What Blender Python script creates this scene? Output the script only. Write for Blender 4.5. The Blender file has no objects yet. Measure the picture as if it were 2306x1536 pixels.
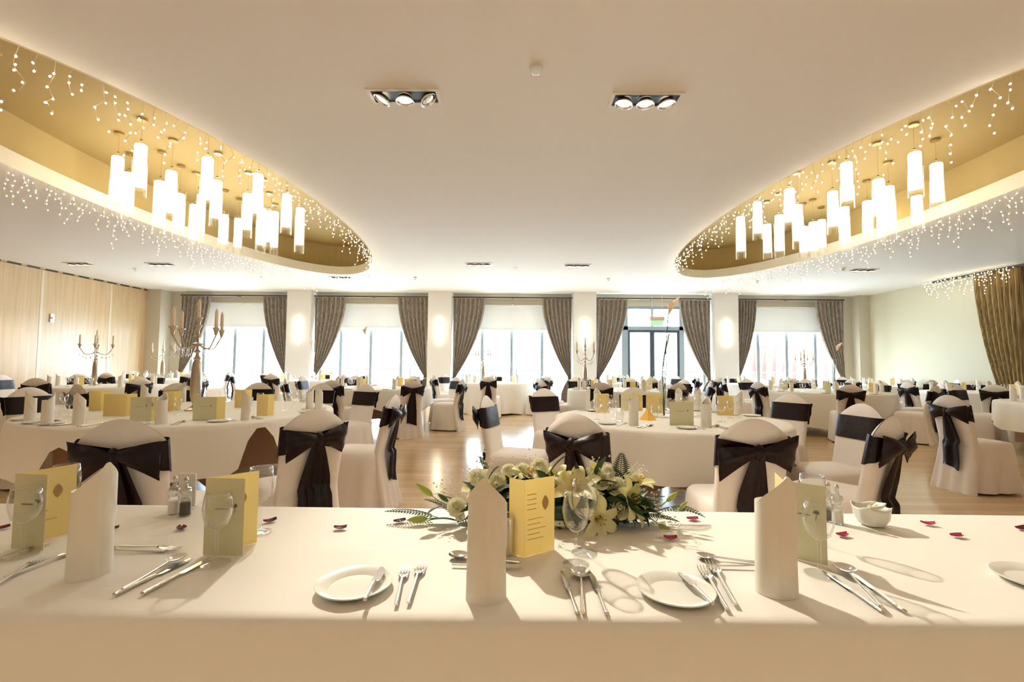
import bpy, bmesh, math, random
from mathutils import Vector, Matrix
PI = math.pi
random.seed(7)
C = bpy.context.scene.collection
sc = bpy.context.scene

# ---------------------------------------------------------------- camera
W_PX, H_PX, F_PX = 2306, 1536, 1050.0
cam_d = bpy.data.cameras.new('camera')
cam_d.sensor_width = 36.0
cam_d.lens = 36.0 * F_PX / W_PX
cam_d.clip_start = 0.02
cam_d.clip_end = 300
cam = bpy.data.objects.new('camera', cam_d)
C.objects.link(cam)
EYE = Vector((0, 0, 1.2))
R_CAM = (Matrix.Rotation(0.0095, 3, 'Z') @ Matrix.Rotation(PI / 2 + 0.0514, 3, 'X') @ Matrix.Rotation(0.0090, 3, 'Z'))
cam.matrix_world = Matrix.Translation(EYE) @ R_CAM.to_4x4()
sc.camera = cam

def at(px, py, z=0.75):
    """point of the horizontal plane z seen at a place of the photograph"""
    d = R_CAM @ Vector((px - W_PX / 2, H_PX / 2 - py, -F_PX))
    t = (z - EYE.z) / d.z
    return EYE + d * t

def at_depth(px, py, y):
    d = R_CAM @ Vector((px - W_PX / 2, H_PX / 2 - py, -F_PX))
    return EYE + d * (y / d.y)

def column_px(p):
    q = R_CAM.transposed() @ (Vector(p) - EYE)
    return W_PX / 2 - F_PX * q.x / q.z

# ---------------------------------------------------------------- world and exposure
w = bpy.data.worlds.new('sky')
sc.world = w
w.use_nodes = True
bg = w.node_tree.nodes['Background']
bg.inputs[0].default_value = (0.68, 0.84, 1.0, 1)
bg.inputs[1].default_value = 15.5
sc.view_settings.view_transform = 'Standard'
sc.view_settings.look = 'None'
sc.view_settings.exposure = 0.74
sc.view_settings.gamma = 1.0
sc.view_settings.use_curve_mapping = False
sc.cycles.max_bounces = 10
sc.cycles.diffuse_bounces = 5
sc.cycles.glossy_bounces = 4
sc.cycles.transmission_bounces = 6
sc.cycles.transparent_max_bounces = 24
sc.cycles.sample_clamp_indirect = 6.0
sc.cycles.caustics_reflective = False
sc.cycles.caustics_refractive = False
SPOT_W = 110.0
PENDANT_E = 4.6
WARM = (1.0, 0.91, 0.755)

XL, XR, YB, YF, ZC = -11.74, 11.15, 15.2, -4.0, 3.5   # room: left, right, window wall, rear wall, ceiling
BAYS = [(-10.75, -7.22), (-6.46, -2.78), (-2.04, 1.77), (2.49, 6.15), (6.90, 10.34)]
for x0, x1 in BAYS:                                     # daylight portals in the window openings
    ld = bpy.data.lights.new('daylight_portal', 'AREA')
    ld.shape = 'RECTANGLE'; ld.size = x1 - x0; ld.size_y = 3.1
    ld.cycles.is_portal = True
    lo = bpy.data.objects.new('daylight_portal', ld)
    lo.location = ((x0 + x1) / 2, YB + 0.12, 1.6)
    lo.rotation_euler = (-PI / 2, 0, 0)
    C.objects.link(lo)

# ---------------------------------------------------------------- materials
MAT = {}
def mat(name, col, rough=0.7, metal=0.0, emis=None, estr=0.0, trans=0.0, sheen=0.0, bump=None, sample=True, spec=None, transl=0.0):
    m = bpy.data.materials.new(name); m.use_nodes = True
    nt = m.node_tree; b = nt.nodes['Principled BSDF']
    b.inputs['Base Color'].default_value = (*col, 1)
    b.inputs['Roughness'].default_value = rough
    b.inputs['Metallic'].default_value = metal
    if spec is not None: b.inputs['Specular IOR Level'].default_value = spec
    if sheen: b.inputs['Sheen Weight'].default_value = sheen
    if emis:
        b.inputs['Emission Color'].default_value = (*emis, 1)
        b.inputs['Emission Strength'].default_value = estr
        if not sample: m.cycles.emission_sampling = 'NONE'
    if bump:
        tc = nt.nodes.new('ShaderNodeTexCoord'); mp = nt.nodes.new('ShaderNodeMapping')
        nz = nt.nodes.new('ShaderNodeTexNoise'); bp = nt.nodes.new('ShaderNodeBump')
        mp.inputs['Scale'].default_value = bump[2] if len(bump) > 2 else (1, 1, 1)
        nz.inputs['Scale'].default_value = bump[0]; nz.inputs['Detail'].default_value = 3
        bp.inputs['Strength'].default_value = bump[1]; bp.inputs['Distance'].default_value = 0.01
        nt.links.new(tc.outputs['Object'], mp.inputs[0]); nt.links.new(mp.outputs[0], nz.inputs['Vector'])
        nt.links.new(nz.outputs[0], bp.inputs['Height']); nt.links.new(bp.outputs[0], b.inputs['Normal'])
    if transl:
        tr = nt.nodes.new('ShaderNodeBsdfTranslucent'); tr.inputs[0].default_value = (*col, 1)
        mx = nt.nodes.new('ShaderNodeMixShader'); mx.inputs[0].default_value = transl
        nt.links.new(b.outputs[0], mx.inputs[1]); nt.links.new(tr.outputs[0], mx.inputs[2])
        nt.links.new(mx.outputs[0], nt.nodes['Material Output'].inputs[0])
    MAT[name] = m
    return m

def noisy(m, c1, c2, scale, mapscale=(1, 1, 1), detail=4, lo=0.35, hi=0.65):
    nt = m.node_tree; b = nt.nodes['Principled BSDF']
    tc = nt.nodes.new('ShaderNodeTexCoord'); mp = nt.nodes.new('ShaderNodeMapping')
    mp.inputs['Scale'].default_value = mapscale
    nz = nt.nodes.new('ShaderNodeTexNoise'); nz.inputs['Scale'].default_value = scale; nz.inputs['Detail'].default_value = detail
    cr = nt.nodes.new('ShaderNodeValToRGB')
    cr.color_ramp.elements[0].position = lo; cr.color_ramp.elements[0].color = (*c1, 1)
    cr.color_ramp.elements[1].position = hi; cr.color_ramp.elements[1].color = (*c2, 1)
    nt.links.new(tc.outputs['Object'], mp.inputs[0]); nt.links.new(mp.outputs[0], nz.inputs['Vector'])
    nt.links.new(nz.outputs[0], cr.inputs[0]); nt.links.new(cr.outputs[0], b.inputs['Base Color'])
    return m

def thin_glass(name, tint=(0.98, 0.985, 0.985), edge=0.85, base=0.03, pw=2.6):
    m = bpy.data.materials.new(name); m.use_nodes = True
    nt = m.node_tree; nt.nodes.clear()
    out = nt.nodes.new('ShaderNodeOutputMaterial'); t = nt.nodes.new('ShaderNodeBsdfTransparent')
    g = nt.nodes.new('ShaderNodeBsdfGlossy'); lw = nt.nodes.new('ShaderNodeLayerWeight'); mx = nt.nodes.new('ShaderNodeMixShader')
    mm = nt.nodes.new('ShaderNodeMath'); mm.operation = 'MULTIPLY'; mm.inputs[1].default_value = edge
    ad = nt.nodes.new('ShaderNodeMath'); ad.operation = 'ADD'; ad.inputs[1].default_value = base
    t.inputs[0].default_value = (*tint, 1); g.inputs['Roughness'].default_value = 0.04
    g.inputs[0].default_value = (0.95, 0.95, 0.95, 1)
    lw.inputs[0].default_value = 0.5
    pn = nt.nodes.new('ShaderNodeMath'); pn.operation = 'POWER'; pn.inputs[1].default_value = pw
    nt.links.new(lw.outputs['Facing'], pn.inputs[0]); nt.links.new(pn.outputs[0], mm.inputs[0]); nt.links.new(mm.outputs[0], ad.inputs[0]); nt.links.new(ad.outputs[0], mx.inputs[0])
    nt.links.new(t.outputs[0], mx.inputs[1]); nt.links.new(g.outputs[0], mx.inputs[2]); nt.links.new(mx.outputs[0], out.inputs[0])
    MAT[name] = m
    return m

mat('ceiling_paint', (0.84, 0.825, 0.80), 0.85)
mat('rim_paint', (0.80, 0.76, 0.66), 0.7)
mat('gold_paint', (0.52, 0.405, 0.185), 0.75)
mat('wall_cream', (0.68, 0.63, 0.47), 0.8)
mat('wall_beige', (0.58, 0.52, 0.41), 0.8)
mat('column_paint', (0.80, 0.77, 0.73), 0.6)
mat('white_trim', (0.85, 0.83, 0.78), 0.4)
mat('cloth', (0.86, 0.83, 0.765), 0.85, sheen=0.1, bump=(5, 0.25, (0.6, 2.2, 1)))
mat('chair_cloth', (0.85, 0.79, 0.74), 0.85, sheen=0.15, bump=(9, 0.25))
mat('napkin', (0.86, 0.83, 0.76), 0.8)
mat('sash', (0.009, 0.0015, 0.003), 0.42, sheen=0.03, bump=(25, 0.35), spec=0.28)
MAT['sash'].node_tree.nodes['Principled BSDF'].inputs['Sheen Tint'].default_value = (0.6, 0.45, 0.7, 1)
mat('blind', (0.86, 0.84, 0.80), 0.8, transl=0.12)
mat('frame_grey', (0.30, 0.36, 0.41), 0.5)
mat('frame_dark', (0.05, 0.07, 0.09), 0.5)
mat('black', (0.012, 0.010, 0.010), 0.5)
mat('track', (0.05, 0.045, 0.04), 0.5)
mat('brown_wood', (0.62, 0.42, 0.31), 0.55)
mat('silver', (0.78, 0.75, 0.70), 0.22, metal=1.0)
mat('pewter', (0.55, 0.46, 0.36), 0.28, metal=1.0)
mat('chrome', (0.85, 0.84, 0.82), 0.12, metal=1.0)
mat('china', (0.83, 0.83, 0.76), 0.18)
mat('bulb_glow', (1, 0.9, 0.7), 0.5, emis=(1.0, 0.86, 0.62), estr=12, sample=False)
mat('bulb_wire', (0.75, 0.66, 0.50), 0.5)
mat('pendant_glow', (1, 0.95, 0.85), 0.5, emis=(1.0, 0.86, 0.62), estr=PENDANT_E)
mat('sconce_glow', (1, 0.95, 0.85), 0.5, emis=(1.0, 0.88, 0.66), estr=5.5)
mat('lamp_glow', (1, 0.95, 0.85), 0.5, emis=(1.0, 0.86, 0.62), estr=8.0)
mat('brass', (0.50, 0.38, 0.18), 0.3, metal=1.0)
mat('card_cover', (0.72, 0.69, 0.46), 0.6)
mat('card_inside', (0.95, 0.83, 0.46), 0.6, transl=0.45)
mat('ink', (0.12, 0.10, 0.05), 0.7)
mat('ink_brown', (0.45, 0.27, 0.10), 0.7)
mat('candle', (0.88, 0.74, 0.56), 0.6)
mat('petal_red', (0.16, 0.010, 0.03), 0.6)
mat('petal_pink', (0.42, 0.03, 0.09), 0.6)
mat('leaf_dark', (0.022, 0.062, 0.018), 0.4)
mat('leaf_mid', (0.05, 0.12, 0.03), 0.4)
mat('leaf_fern', (0.03, 0.085, 0.03), 0.5)
mat('bud_green', (0.42, 0.50, 0.10), 0.5)
noisy(mat('lily', (0.88, 0.84, 0.50), 0.55, transl=0.3), (0.84, 0.79, 0.30), (0.94, 0.91, 0.66), 9)
mat('rose', (0.95, 0.92, 0.72), 0.6, transl=0.2)
mat('stamen', (0.55, 0.30, 0.06), 0.6)
mat('tiny_white', (0.85, 0.83, 0.70), 0.6)
mat('pepper', (0.05, 0.04, 0.03), 0.7)
mat('salt', (0.85, 0.83, 0.78), 0.7)
mat('peach', (0.92, 0.76, 0.56), 0.5, transl=0.35)
mat('favour', (0.85, 0.50, 0.10), 0.6)
mat('exit_green', (0.1, 0.6, 0.2), 0.5, emis=(0.15, 0.9, 0.25), estr=0.7)
mat('exit_white', (0.85, 0.9, 0.85), 0.4)
mat('terrace', (0.75, 0.74, 0.72), 0.8)
mat('cedar', (0.50, 0.22, 0.12), 0.7)
noisy(MAT['cedar'], (0.075, 0.030, 0.020), (0.14, 0.065, 0.045), 3, (6, 6, 0.4))
mat('steel_out', (0.06, 0.075, 0.08), 0.4)
noisy(mat('curtain', (0.2, 0.15, 0.1), 0.75, bump=(30, 0.3, (1, 1, 0.2))), (0.15, 0.11, 0.085), (0.44, 0.37, 0.29), 55, (1.6, 1.6, 0.13), 3, 0.36, 0.66)
noisy(mat('curtain_gold', (0.3, 0.2, 0.08), 0.6, bump=(30, 0.3, (1, 1, 0.2))), (0.20, 0.12, 0.05), (0.50, 0.37, 0.16), 40, (1.6, 1.6, 0.05), 3, 0.38, 0.62)
mat('curtain_dark', (0.07, 0.025, 0.012), 0.7)
thin_glass('glass')
thin_glass('window_glass', (0.96, 0.98, 0.98), 0.25)
thin_glass('crystal', (0.85, 0.87, 0.87), 0.9, 0.3)
noisy(mat('partition_wood', (0.6, 0.45, 0.28), 0.30), (0.58, 0.405, 0.22), (0.70, 0.52, 0.32), 3.0, (5, 5, 0.25), 5, 0.3, 0.7)
mat('partition_strip', (0.74, 0.62, 0.46), 0.35)

fm = mat('floor_wood', (0.5, 0.3, 0.15), 0.16)
nt = fm.node_tree; b_ = nt.nodes['Principled BSDF']
tc = nt.nodes.new('ShaderNodeTexCoord'); br = nt.nodes.new('ShaderNodeTexBrick')
br.inputs['Scale'].default_value = 1.0; br.inputs['Brick Width'].default_value = 1.6; br.inputs['Row Height'].default_value = 0.11
br.inputs['Mortar Size'].default_value = 0.0015; br.inputs['Bias'].default_value = 0.0
br.inputs['Color1'].default_value = (0.60, 0.41, 0.235, 1); br.inputs['Color2'].default_value = (0.70, 0.51, 0.31, 1)
br.inputs['Mortar'].default_value = (0.36, 0.2, 0.08, 1)
mp = nt.nodes.new('ShaderNodeMapping'); mp.inputs['Scale'].default_value = (0.6, 9, 1)
nz = nt.nodes.new('ShaderNodeTexNoise'); nz.inputs['Scale'].default_value = 2.5; nz.inputs['Detail'].default_value = 5
mx = nt.nodes.new('ShaderNodeMixRGB'); mx.blend_type = 'MULTIPLY'; mx.inputs[0].default_value = 0.5
cr = nt.nodes.new('ShaderNodeValToRGB'); cr.color_ramp.elements[0].color = (0.75, 0.7, 0.62, 1); cr.color_ramp.elements[0].position = 0.3
cr.color_ramp.elements[1].color = (1, 1, 1, 1); cr.color_ramp.elements[1].position = 0.7
nt.links.new(tc.outputs['Object'], br.inputs['Vector']); nt.links.new(tc.outputs['Object'], mp.inputs[0])
nt.links.new(mp.outputs[0], nz.inputs['Vector']); nt.links.new(nz.outputs[0], cr.inputs[0])
nt.links.new(br.outputs['Color'], mx.inputs[1]); nt.links.new(cr.outputs[0], mx.inputs[2]); nt.links.new(mx.outputs[0], b_.inputs['Base Color'])

# ---------------------------------------------------------------- mesh helpers
class MB:
    def __init__(s): s.v = []; s.f = []; s.m = []; s.mi = 0
    def add(s, vs, fs):
        b = len(s.v); s.v += [tuple(p) for p in vs]
        for f in fs: s.f.append([b + i for i in f]); s.m.append(s.mi)
        return s
    def box(s, x0, x1, y0, y1, z0, z1):
        return s.add([(x0, y0, z0), (x1, y0, z0), (x1, y1, z0), (x0, y1, z0), (x0, y0, z1), (x1, y0, z1), (x1, y1, z1), (x0, y1, z1)],
                     [(0, 3, 2, 1), (4, 5, 6, 7), (0, 1, 5, 4), (1, 2, 6, 5), (2, 3, 7, 6), (3, 0, 4, 7)])
    def grid(s, fn, nu, nv, closed_u=False):
        vs = [fn(i / nu, j / nv) for j in range(nv + 1) for i in range(nu if closed_u else nu + 1)]
        n = nu if closed_u else nu + 1; fs = []
        for j in range(nv):
            for i in range(nu):
                a = j * n + i; b = j * n + (i + 1) % n
                fs.append((a, b, b + n, a + n))
        return s.add(vs, fs)
    def lathe(s, prof, seg=20, c=(0, 0, 0), sx=1, sy=1):
        n = len(prof) - 1
        def fn(u, v):
            r, z = prof[min(n, int(round(v * n)))]
            return (c[0] + r * sx * math.cos(2 * PI * u), c[1] + r * sy * math.sin(2 * PI * u), c[2] + z)
        return s.grid(fn, seg, n, True)
    def tube(s, pts, rad, seg=6, cap=True):
        pts = [Vector(p) for p in pts]; n = len(pts)
        rr = rad if isinstance(rad, (list, tuple)) else [rad] * n
        vs = []; up = Vector((0, 0, 1))
        for i, p in enumerate(pts):
            t = (pts[min(i + 1, n - 1)] - pts[max(i - 1, 0)]).normalized()
            a = t.cross(up if abs(t.z) < 0.95 else Vector((1, 0, 0))).normalized(); b = t.cross(a)
            for k in range(seg):
                q = 2 * PI * k / seg
                vs.append(p + (a * math.cos(q) + b * math.sin(q)) * rr[i])
        fs = [(i * seg + k, i * seg + (k + 1) % seg, (i + 1) * seg + (k + 1) % seg, (i + 1) * seg + k) for i in range(n - 1) for k in range(seg)]
        if cap: fs += [tuple(range(seg)), tuple((n - 1) * seg + k for k in range(seg))[::-1]]
        return s.add(vs, fs)
    def ball(s, c, r, seg=8, rings=5, sz=1.0):
        prof = [(max(1e-5, r * math.sin(PI * i / rings)), -r * sz * math.cos(PI * i / rings)) for i in range(rings + 1)]
        return s.lathe(prof, seg, c)
    def mesh(s, name):
        me = bpy.data.meshes.new(name); me.from_pydata(s.v, [], s.f); me.update()
        return me

def link_mesh(name, me, mats, parent=None, loc=(0, 0, 0), rot=(0, 0, 0)):
    o = bpy.data.objects.new(name, me); C.objects.link(o)
    o.location = loc; o.rotation_euler = rot
    if parent is not None: o.parent = parent
    return o

def obj(name, mb, mats, parent=None, loc=(0, 0, 0), rot=(0, 0, 0), smooth=False, bevel=0, weld=False):
    me = mb.mesh(name)
    for mn in (mats if isinstance(mats, (list, tuple)) else [mats]): me.materials.append(MAT[mn])
    for i, p in enumerate(me.polygons): p.material_index = mb.m[i]; p.use_smooth = bool(smooth)
    if weld or bevel or smooth:
        bm = bmesh.new(); bm.from_mesh(me)
        bmesh.ops.remove_doubles(bm, verts=bm.verts, dist=1e-5)
        if bevel:
            es = [e for e in bm.edges if len(e.link_faces) == 2 and e.calc_face_angle(0) > 0.6]
            bmesh.ops.bevel(bm, geom=es, offset=bevel, segments=2, affect='EDGES', profile=0.6)
        bmesh.ops.recalc_face_normals(bm, faces=bm.faces)
        bm.to_mesh(me); bm.free()
        if smooth == 'auto':
            for e in me.edges: pass
            me.set_sharp_from_angle(angle=0.7)
    return link_mesh(name, me, mats, parent, loc, rot)

def thing(name, loc, rotz, label, cat, group=None):
    o = bpy.data.objects.new(name, None); C.objects.link(o)
    o.empty_display_size = 0.1
    o.location = loc; o.rotation_euler = (0, 0, rotz)
    o['label'] = label; o['category'] = cat
    if group: o['group'] = group
    return o

def tag(o, label, cat, group=None, kind=None):
    o['label'] = label; o['category'] = cat
    if group: o['group'] = group
    if kind: o['kind'] = kind
    return o

def struct(name, mb, mats, parent=None, **k):
    o = obj(name, mb, mats, parent, **k)
    if parent is None: o['kind'] = 'structure'
    return o

def dup(root, loc, rotz, label, group=None, scale=None):
    r = root.copy(); C.objects.link(r); r.location = loc
    r.rotation_euler = (0, 0, rotz)
    r['label'] = label
    if group: r['group'] = group
    if scale: r.scale = scale if isinstance(scale, (tuple, list)) else (scale,) * 3
    for ch in list(root.children):
        c = ch.copy(); C.objects.link(c); c.parent = r
        for g in list(ch.children):
            d = g.copy(); C.objects.link(d); d.parent = c
    return r

ORD = ['leftmost'] + [w + ' from left' for w in ('second third fourth fifth sixth seventh eighth ninth tenth eleventh twelfth thirteenth fourteenth fifteenth sixteenth seventeenth eighteenth nineteenth twentieth').split()] + ['twenty ' + w + ' from left' for w in 'first second third fourth fifth sixth'.split()]

# ================================================================ the room
struct('floor', MB().box(XL - .2, XR + .2, YF - .2, YB + .3, -0.1, 0), 'floor_wood')

# ceiling with two oval coves
COVES = [(-4.50, 7.25, 1.68, 4.65), (4.78, 7.35, 1.66, 4.65)]
NE = 96
def oval(c, k, off=0.0):
    cx, cy, a, b = c
    t = 2 * PI * k / NE
    return (cx + (a + off) * math.cos(t), cy + (b + off) * math.sin(t))
def oval_u(c, u, off=0.0):
    cx, cy, a, b = c
    return (cx + (a + off) * math.cos(2 * PI * u), cy + (b + off) * math.sin(2 * PI * u))

mb = MB()
def rect(x0, x1, y0, y1): mb.add([(x0, y0, ZC), (x1, y0, ZC), (x1, y1, ZC), (x0, y1, ZC)], [(0, 3, 2, 1)])
ya, yb = 2.2, 12.4
rects = []
rect(XL - .2, XR + .2, YF - .2, ya); rect(XL - .2, XR + .2, yb, YB + .3)
xs = []
for c in COVES: xs.append((c[0] - 2.1, c[0] + 2.1))
rect(XL - .2, xs[0][0], ya, yb); rect(xs[0][1], xs[1][0], ya, yb); rect(xs[1][1], XR + .2, ya, yb)
for c, (x0, x1) in zip(COVES, xs):
    ring_o = []
    for k in range(NE):
        ox, oy = oval(c, k); dx, dy = ox - c[0], oy - c[1]
        cx, cy = (x0 + x1) / 2, (ya + yb) / 2
        dx, dy = (ox - cx), (oy - cy)
        s = min((x1 - cx) / abs(dx) if abs(dx) > 1e-6 else 1e9, (yb - cy) / abs(dy) if abs(dy) > 1e-6 else 1e9)
        ring_o.append((cx + dx * s, cy + dy * s, ZC))
    vs = [(*oval(c, k), ZC) for k in range(NE)] + ring_o
    fs = [(k, NE + k, NE + (k + 1) % NE, (k + 1) % NE) for k in range(NE)]
    mb.add(vs, fs)
    for k in range(NE):      # triangles filling the four corners
        p, q = ring_o[k], ring_o[(k + 1) % NE]
        if abs(p[0] - q[0]) > 1e-4 and abs(p[1] - q[1]) > 1e-4:
            c_ = (x0 if min(p[0], q[0]) < cx else x1, ya if min(p[1], q[1]) < cy else yb, ZC)
            mb.add([p, c_, q], [(0, 1, 2)])
ceiling = struct('ceiling', mb, 'ceiling_paint')
for c in COVES:
    m = MB()
    def rim(u, v, c=c):
        P_ = [(0.0, ZC), (0.0, ZC + 0.20), (0.16, ZC + 0.20), (0.16, ZC)]
        off, z = P_[int(round(v * 3))]
        return (*oval_u(c, u, off), z)
    m.grid(rim, NE, 2, True)
    m2 = MB()
    def rim2(u, v, c=c):
        off, z = [(0.0, ZC), (0.0, ZC + 0.20), (0.16, ZC + 0.20)][int(round(v * 2))]
        return (*oval_u(c, u, off), z)
    m2.grid(rim2, NE, 2, True)
    struct('cove_rim', m2, 'rim_paint', ceiling)
    m3 = MB()
    def rec(u, v, c=c):
        off, z = [(0.16, ZC + 0.20), (0.30, ZC + 0.20), (0.30, ZC + 0.80)][int(round(v * 2))]
        return (*oval_u(c, u, off), z)
    m3.grid(rec, NE, 2, True)
    m3.add([(*oval(c, k, 0.30), ZC + 0.80) for k in range(NE)], [tuple(range(NE))])
    struct('cove_recess', m3, 'gold_paint', ceiling)

# left wall: folding timber partition
m = MB()
m.box(XL - 0.15, XL, YF - .2, YB + .3, 0, ZC)
wall_left = struct('wall_left', m, 'partition_wood')
m = MB()
for y in (11.35, 8.9, 6.45, 4.0, 13.3): m.box(XL - .02, XL + 0.006, y - 0.035, y + 0.035, 0, ZC - 0.06)
struct('trim_1', m, 'partition_strip')
m = MB()
y = YF
while y < YB:
    m.box(XL, XL + 0.012, y, y + 0.30, ZC - 0.045, ZC - 0.012); y += 0.44
m.box(XL, XL + 0.004, YF, YB, ZC - 0.05, ZC - 0.042)
struct('trim_2', m, 'track')
# latch and strap on the partition
t = thing('partition_latch', (XL + 0.012, 11.62, 2.28), 0, 'small round steel latch high on the timber partition wall', 'latch')
obj('latch_plate', MB().box(-0.01, 0.012, -0.05, 0.05, -0.11, 0.11), 'silver', t, bevel=0.005)
obj('latch_knob', MB().tube([(0.01, 0, 0), (0.045, 0, 0)], 0.03, 12), 'chrome', t)

# right wall
struct('wall_right', MB().box(XR, XR + .15, YF - .2, YB + .3, 0, ZC), 'wall_cream')
struct('baseboard_right', MB().box(XR - 0.02, XR, 11.5, YB, 0, 0.17).box(XR - 0.02, XR, YF, 8.8, 0, 0.17), 'white_trim', bevel=0.004)
struct('wall_rear', MB().box(XL - .2, XR + .2, YF - .15, YF, 0, ZC), 'wall_beige')

# window wall: piers, head wall, strips
m = MB()
m.box(XL, BAYS[0][0], YB - 0.15, YB + .3, 0, ZC)
m.box(BAYS[4][1], XR, YB - 0.15, YB + .3, 0, ZC)
for i in range(4): m.box(BAYS[i][1], BAYS[i + 1][0], YB - 0.1, YB + .3, 0, ZC)
for x0, x1 in BAYS: m.box(x0, x1, YB, YB + .3, 3.16, ZC)
struct('wall_back', m, 'wall_beige')
for i in range(4):
    struct('pillar', MB().box(BAYS[i][1], BAYS[i + 1][0], 14.5, YB - 0.1, 0, ZC), 'column_paint', bevel=0.01)
struct('trim_3', MB().box(XL, XL + 0.45, 14.6, YB - 0.15, 0, ZC).box(XR - 0.35, XR, 14.75, YB - 0.15, 0, ZC), 'wall_beige')
m = MB()
for x0, x1 in BAYS: m.box(x0, x1, 14.95, YB, ZC - 0.14, ZC)
struct('trim_4', m, 'wall_beige')

# windows
MULL = {0: (455, 525, 590), 1: (765, 833, 902), 2: (1085, 1152, 1221), 4: (1710, 1775, 1840)}
for b in (0, 1, 2, 4):
    x0, x1 = BAYS[b]
    m = MB()
    y0, y1 = YB + 0.08, YB + 0.15
    m.box(x0, x0 + .07, y0, y1, 0, 3.16); m.box(x1 - .07, x1, y0, y1, 0, 3.16)
    m.box(x0, x1, y0, y1, 0, .10); m.box(x0, x1, y0, y1, 3.09, 3.16)
    for px in MULL[b]:
        X = at_depth(px, 790, YB).x
        m.box(X - .045, X + .045, y0, y1, .1, 3.09)
    wn = struct('window_%d' % (b + 1), m, 'frame_grey')
    struct('pane', MB().box(x0 + .05, x1 - .05, YB + .112, YB + .118, .08, 3.1), 'window_glass', wn)
# door bay
x0, x1 = BAYS[3]
xa, xm, xb = at_depth(1408, 790, YB).x, at_depth(1470, 790, YB).x, at_depth(1537, 790, YB).x
m = MB(); y0, y1 = YB + 0.04, YB + 0.16
m.box(x0, x0 + .07, y0, y1, 0, 3.16); m.box(x1 - .07, x1, y0, y1, 0, 3.16)
m.box(x0, x1, y0, y1, 3.07, 3.16)
m.box(xa - .10, xa + .10, y0, y1, 0, 3.07); m.box(xb - .08, xb + .08, y0, y1, 0, 3.07)
m.box(x0, x1, y0, y1, 2.38, 2.50); m.box(xm - .04, xm + .04, y0, y1, 2.5, 3.07)
dr = struct('door_1', m, 'frame_grey')
for s, (p, q) in enumerate(((xa + .10, xm), (xm, xb - .08))):
    d = MB(); yy0, yy1 = YB + .05, YB + .11
    d.box(p, p + .075, yy0, yy1, .02, 2.38); d.box(q - .075, q, yy0, yy1, .02, 2.38)
    d.box(p + .075, q - .075, yy0, yy1, .02, .25); d.box(p + .075, q - .075, yy0, yy1, 2.30, 2.38)
    struct('door_leaf', d, 'frame_dark', dr)
    struct('push_bar', MB().tube([(p + .1, YB + .02, 1.03), (q - .1, YB + .02, 1.03)], .015, 8), 'silver', dr)
struct('pane', MB().box(x0 + .05, x1 - .05, YB + .078, YB + .084, .1, 3.1), 'window_glass', dr)

# roller blinds
for b, nm in ((0, 'in the first window bay beside the partition'), (1, 'in the second window bay'), (2, 'in the middle window bay'), (4, 'in the last window bay')):
    x0, x1 = BAYS[b]
    zb = 2.40 if b < 2 else 2.37
    t = thing('roller_blind', ((x0 + x1) / 2, YB - 0.03, 3.12), 0, 'white roller blind pulled part way down ' + nm, 'blind', 'roller blinds in the window bays')
    hw = (x1 - x0) / 2 - .05
    obj('blind_fabric', MB().box(-hw, hw, -.003, .003, zb - 3.12, -.03), 'blind', t)
    obj('blind_roller', MB().tube([(-hw, 0, 0), (hw, 0, 0)], .032, 10), 'white_trim', t, smooth='auto')
    obj('bottom_bar', MB().box(-hw, hw, -.008, .008, zb - 3.145, zb - 3.12), 'white_trim', t)
    obj('bracket', MB().box(-.03, .03, -.035, .0, .0, .045), 'silver', t)

# curtains
BAYN = ['first window bay', 'second window bay', 'middle window bay', 'exit door bay', 'last window bay on the right']
def drape(name, x_out, width, side, y, ztop, ztie, label, group, mt='curtain', tail=.30, along='x', depth=.05, folds=7, pinch=.93):
    """side +1: cloth spreads to +x from x_out"""
    t = thing(name, (x_out, y, 0), 0 if along == 'x' else -PI / 2, label, 'curtain', group)
    m = MB()
    def fn(u, v):
        if v < .72:
            s = v / .72; wd = width * (1 - pinch * s ** 1.85); z = ztop + (ztie - ztop) * s - 0.07 * u * s ** 2 * 0
            sh = 0.0
        else:
            s = (v - .72) / .28; wd = width * (1 - pinch) + .03 + (tail - width * (1 - pinch)) * min(1, s * 1.6) ** .7; z = ztie + (.03 - ztie) * s; sh = 0
            wd = max(wd, width * .07)
        x = side * (u * wd + .01)
        yy = depth * math.sin(2 * PI * folds * u + .6 * math.sin(3 * v)) * (.45 + .55 * min(1, wd / width + .2)) 
        return (x, yy, z)
    m.grid(fn, folds * 8, 40)
    obj('drape', m, mt, t, smooth=True)
    hx = .10
    m = MB()
    pts = [(side * (-.02 + .15 * (.5 - .5 * math.cos(q))), -.085 * math.sin(q), ztie + .02 * math.cos(q)) for q in [2 * PI * i / 16 for i in range(17)]]
    m.tube(pts, .018, 6)
    obj('tie_back', m, 'curtain_gold', t, smooth=True)
    return t
WPX = [(67, 61), (71, 70), (72, 67), (72, 70), (47, 63)]
for b, (x0, x1) in enumerate(BAYS):
    wl, wr = [p / 1050 * 14.72 for p in WPX[b]]
    drape('curtain', x0 + .02, wl, 1, 14.74, 3.31, .76, 'patterned brown curtain at the left of the ' + BAYN[b], 'brown patterned window curtains')
    drape('curtain', x1 - .02, wr, -1, 14.74, 3.31, .76, 'patterned brown curtain at the right of the ' + BAYN[b], 'brown patterned window curtains')
    t = thing('curtain_rail', ((x0 + x1) / 2, 14.74, 3.34), 0, 'dark curtain rail above the ' + BAYN[b], 'curtain rail', 'curtain rails')
    hw = (x1 - x0) / 2
    obj('rail', MB().box(-hw, hw, -.02, .02, -.02, .02), 'track', t)
    obj('bracket', MB().box(-.03, .03, -.015, .23, -.01, .02), 'track', t)

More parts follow.
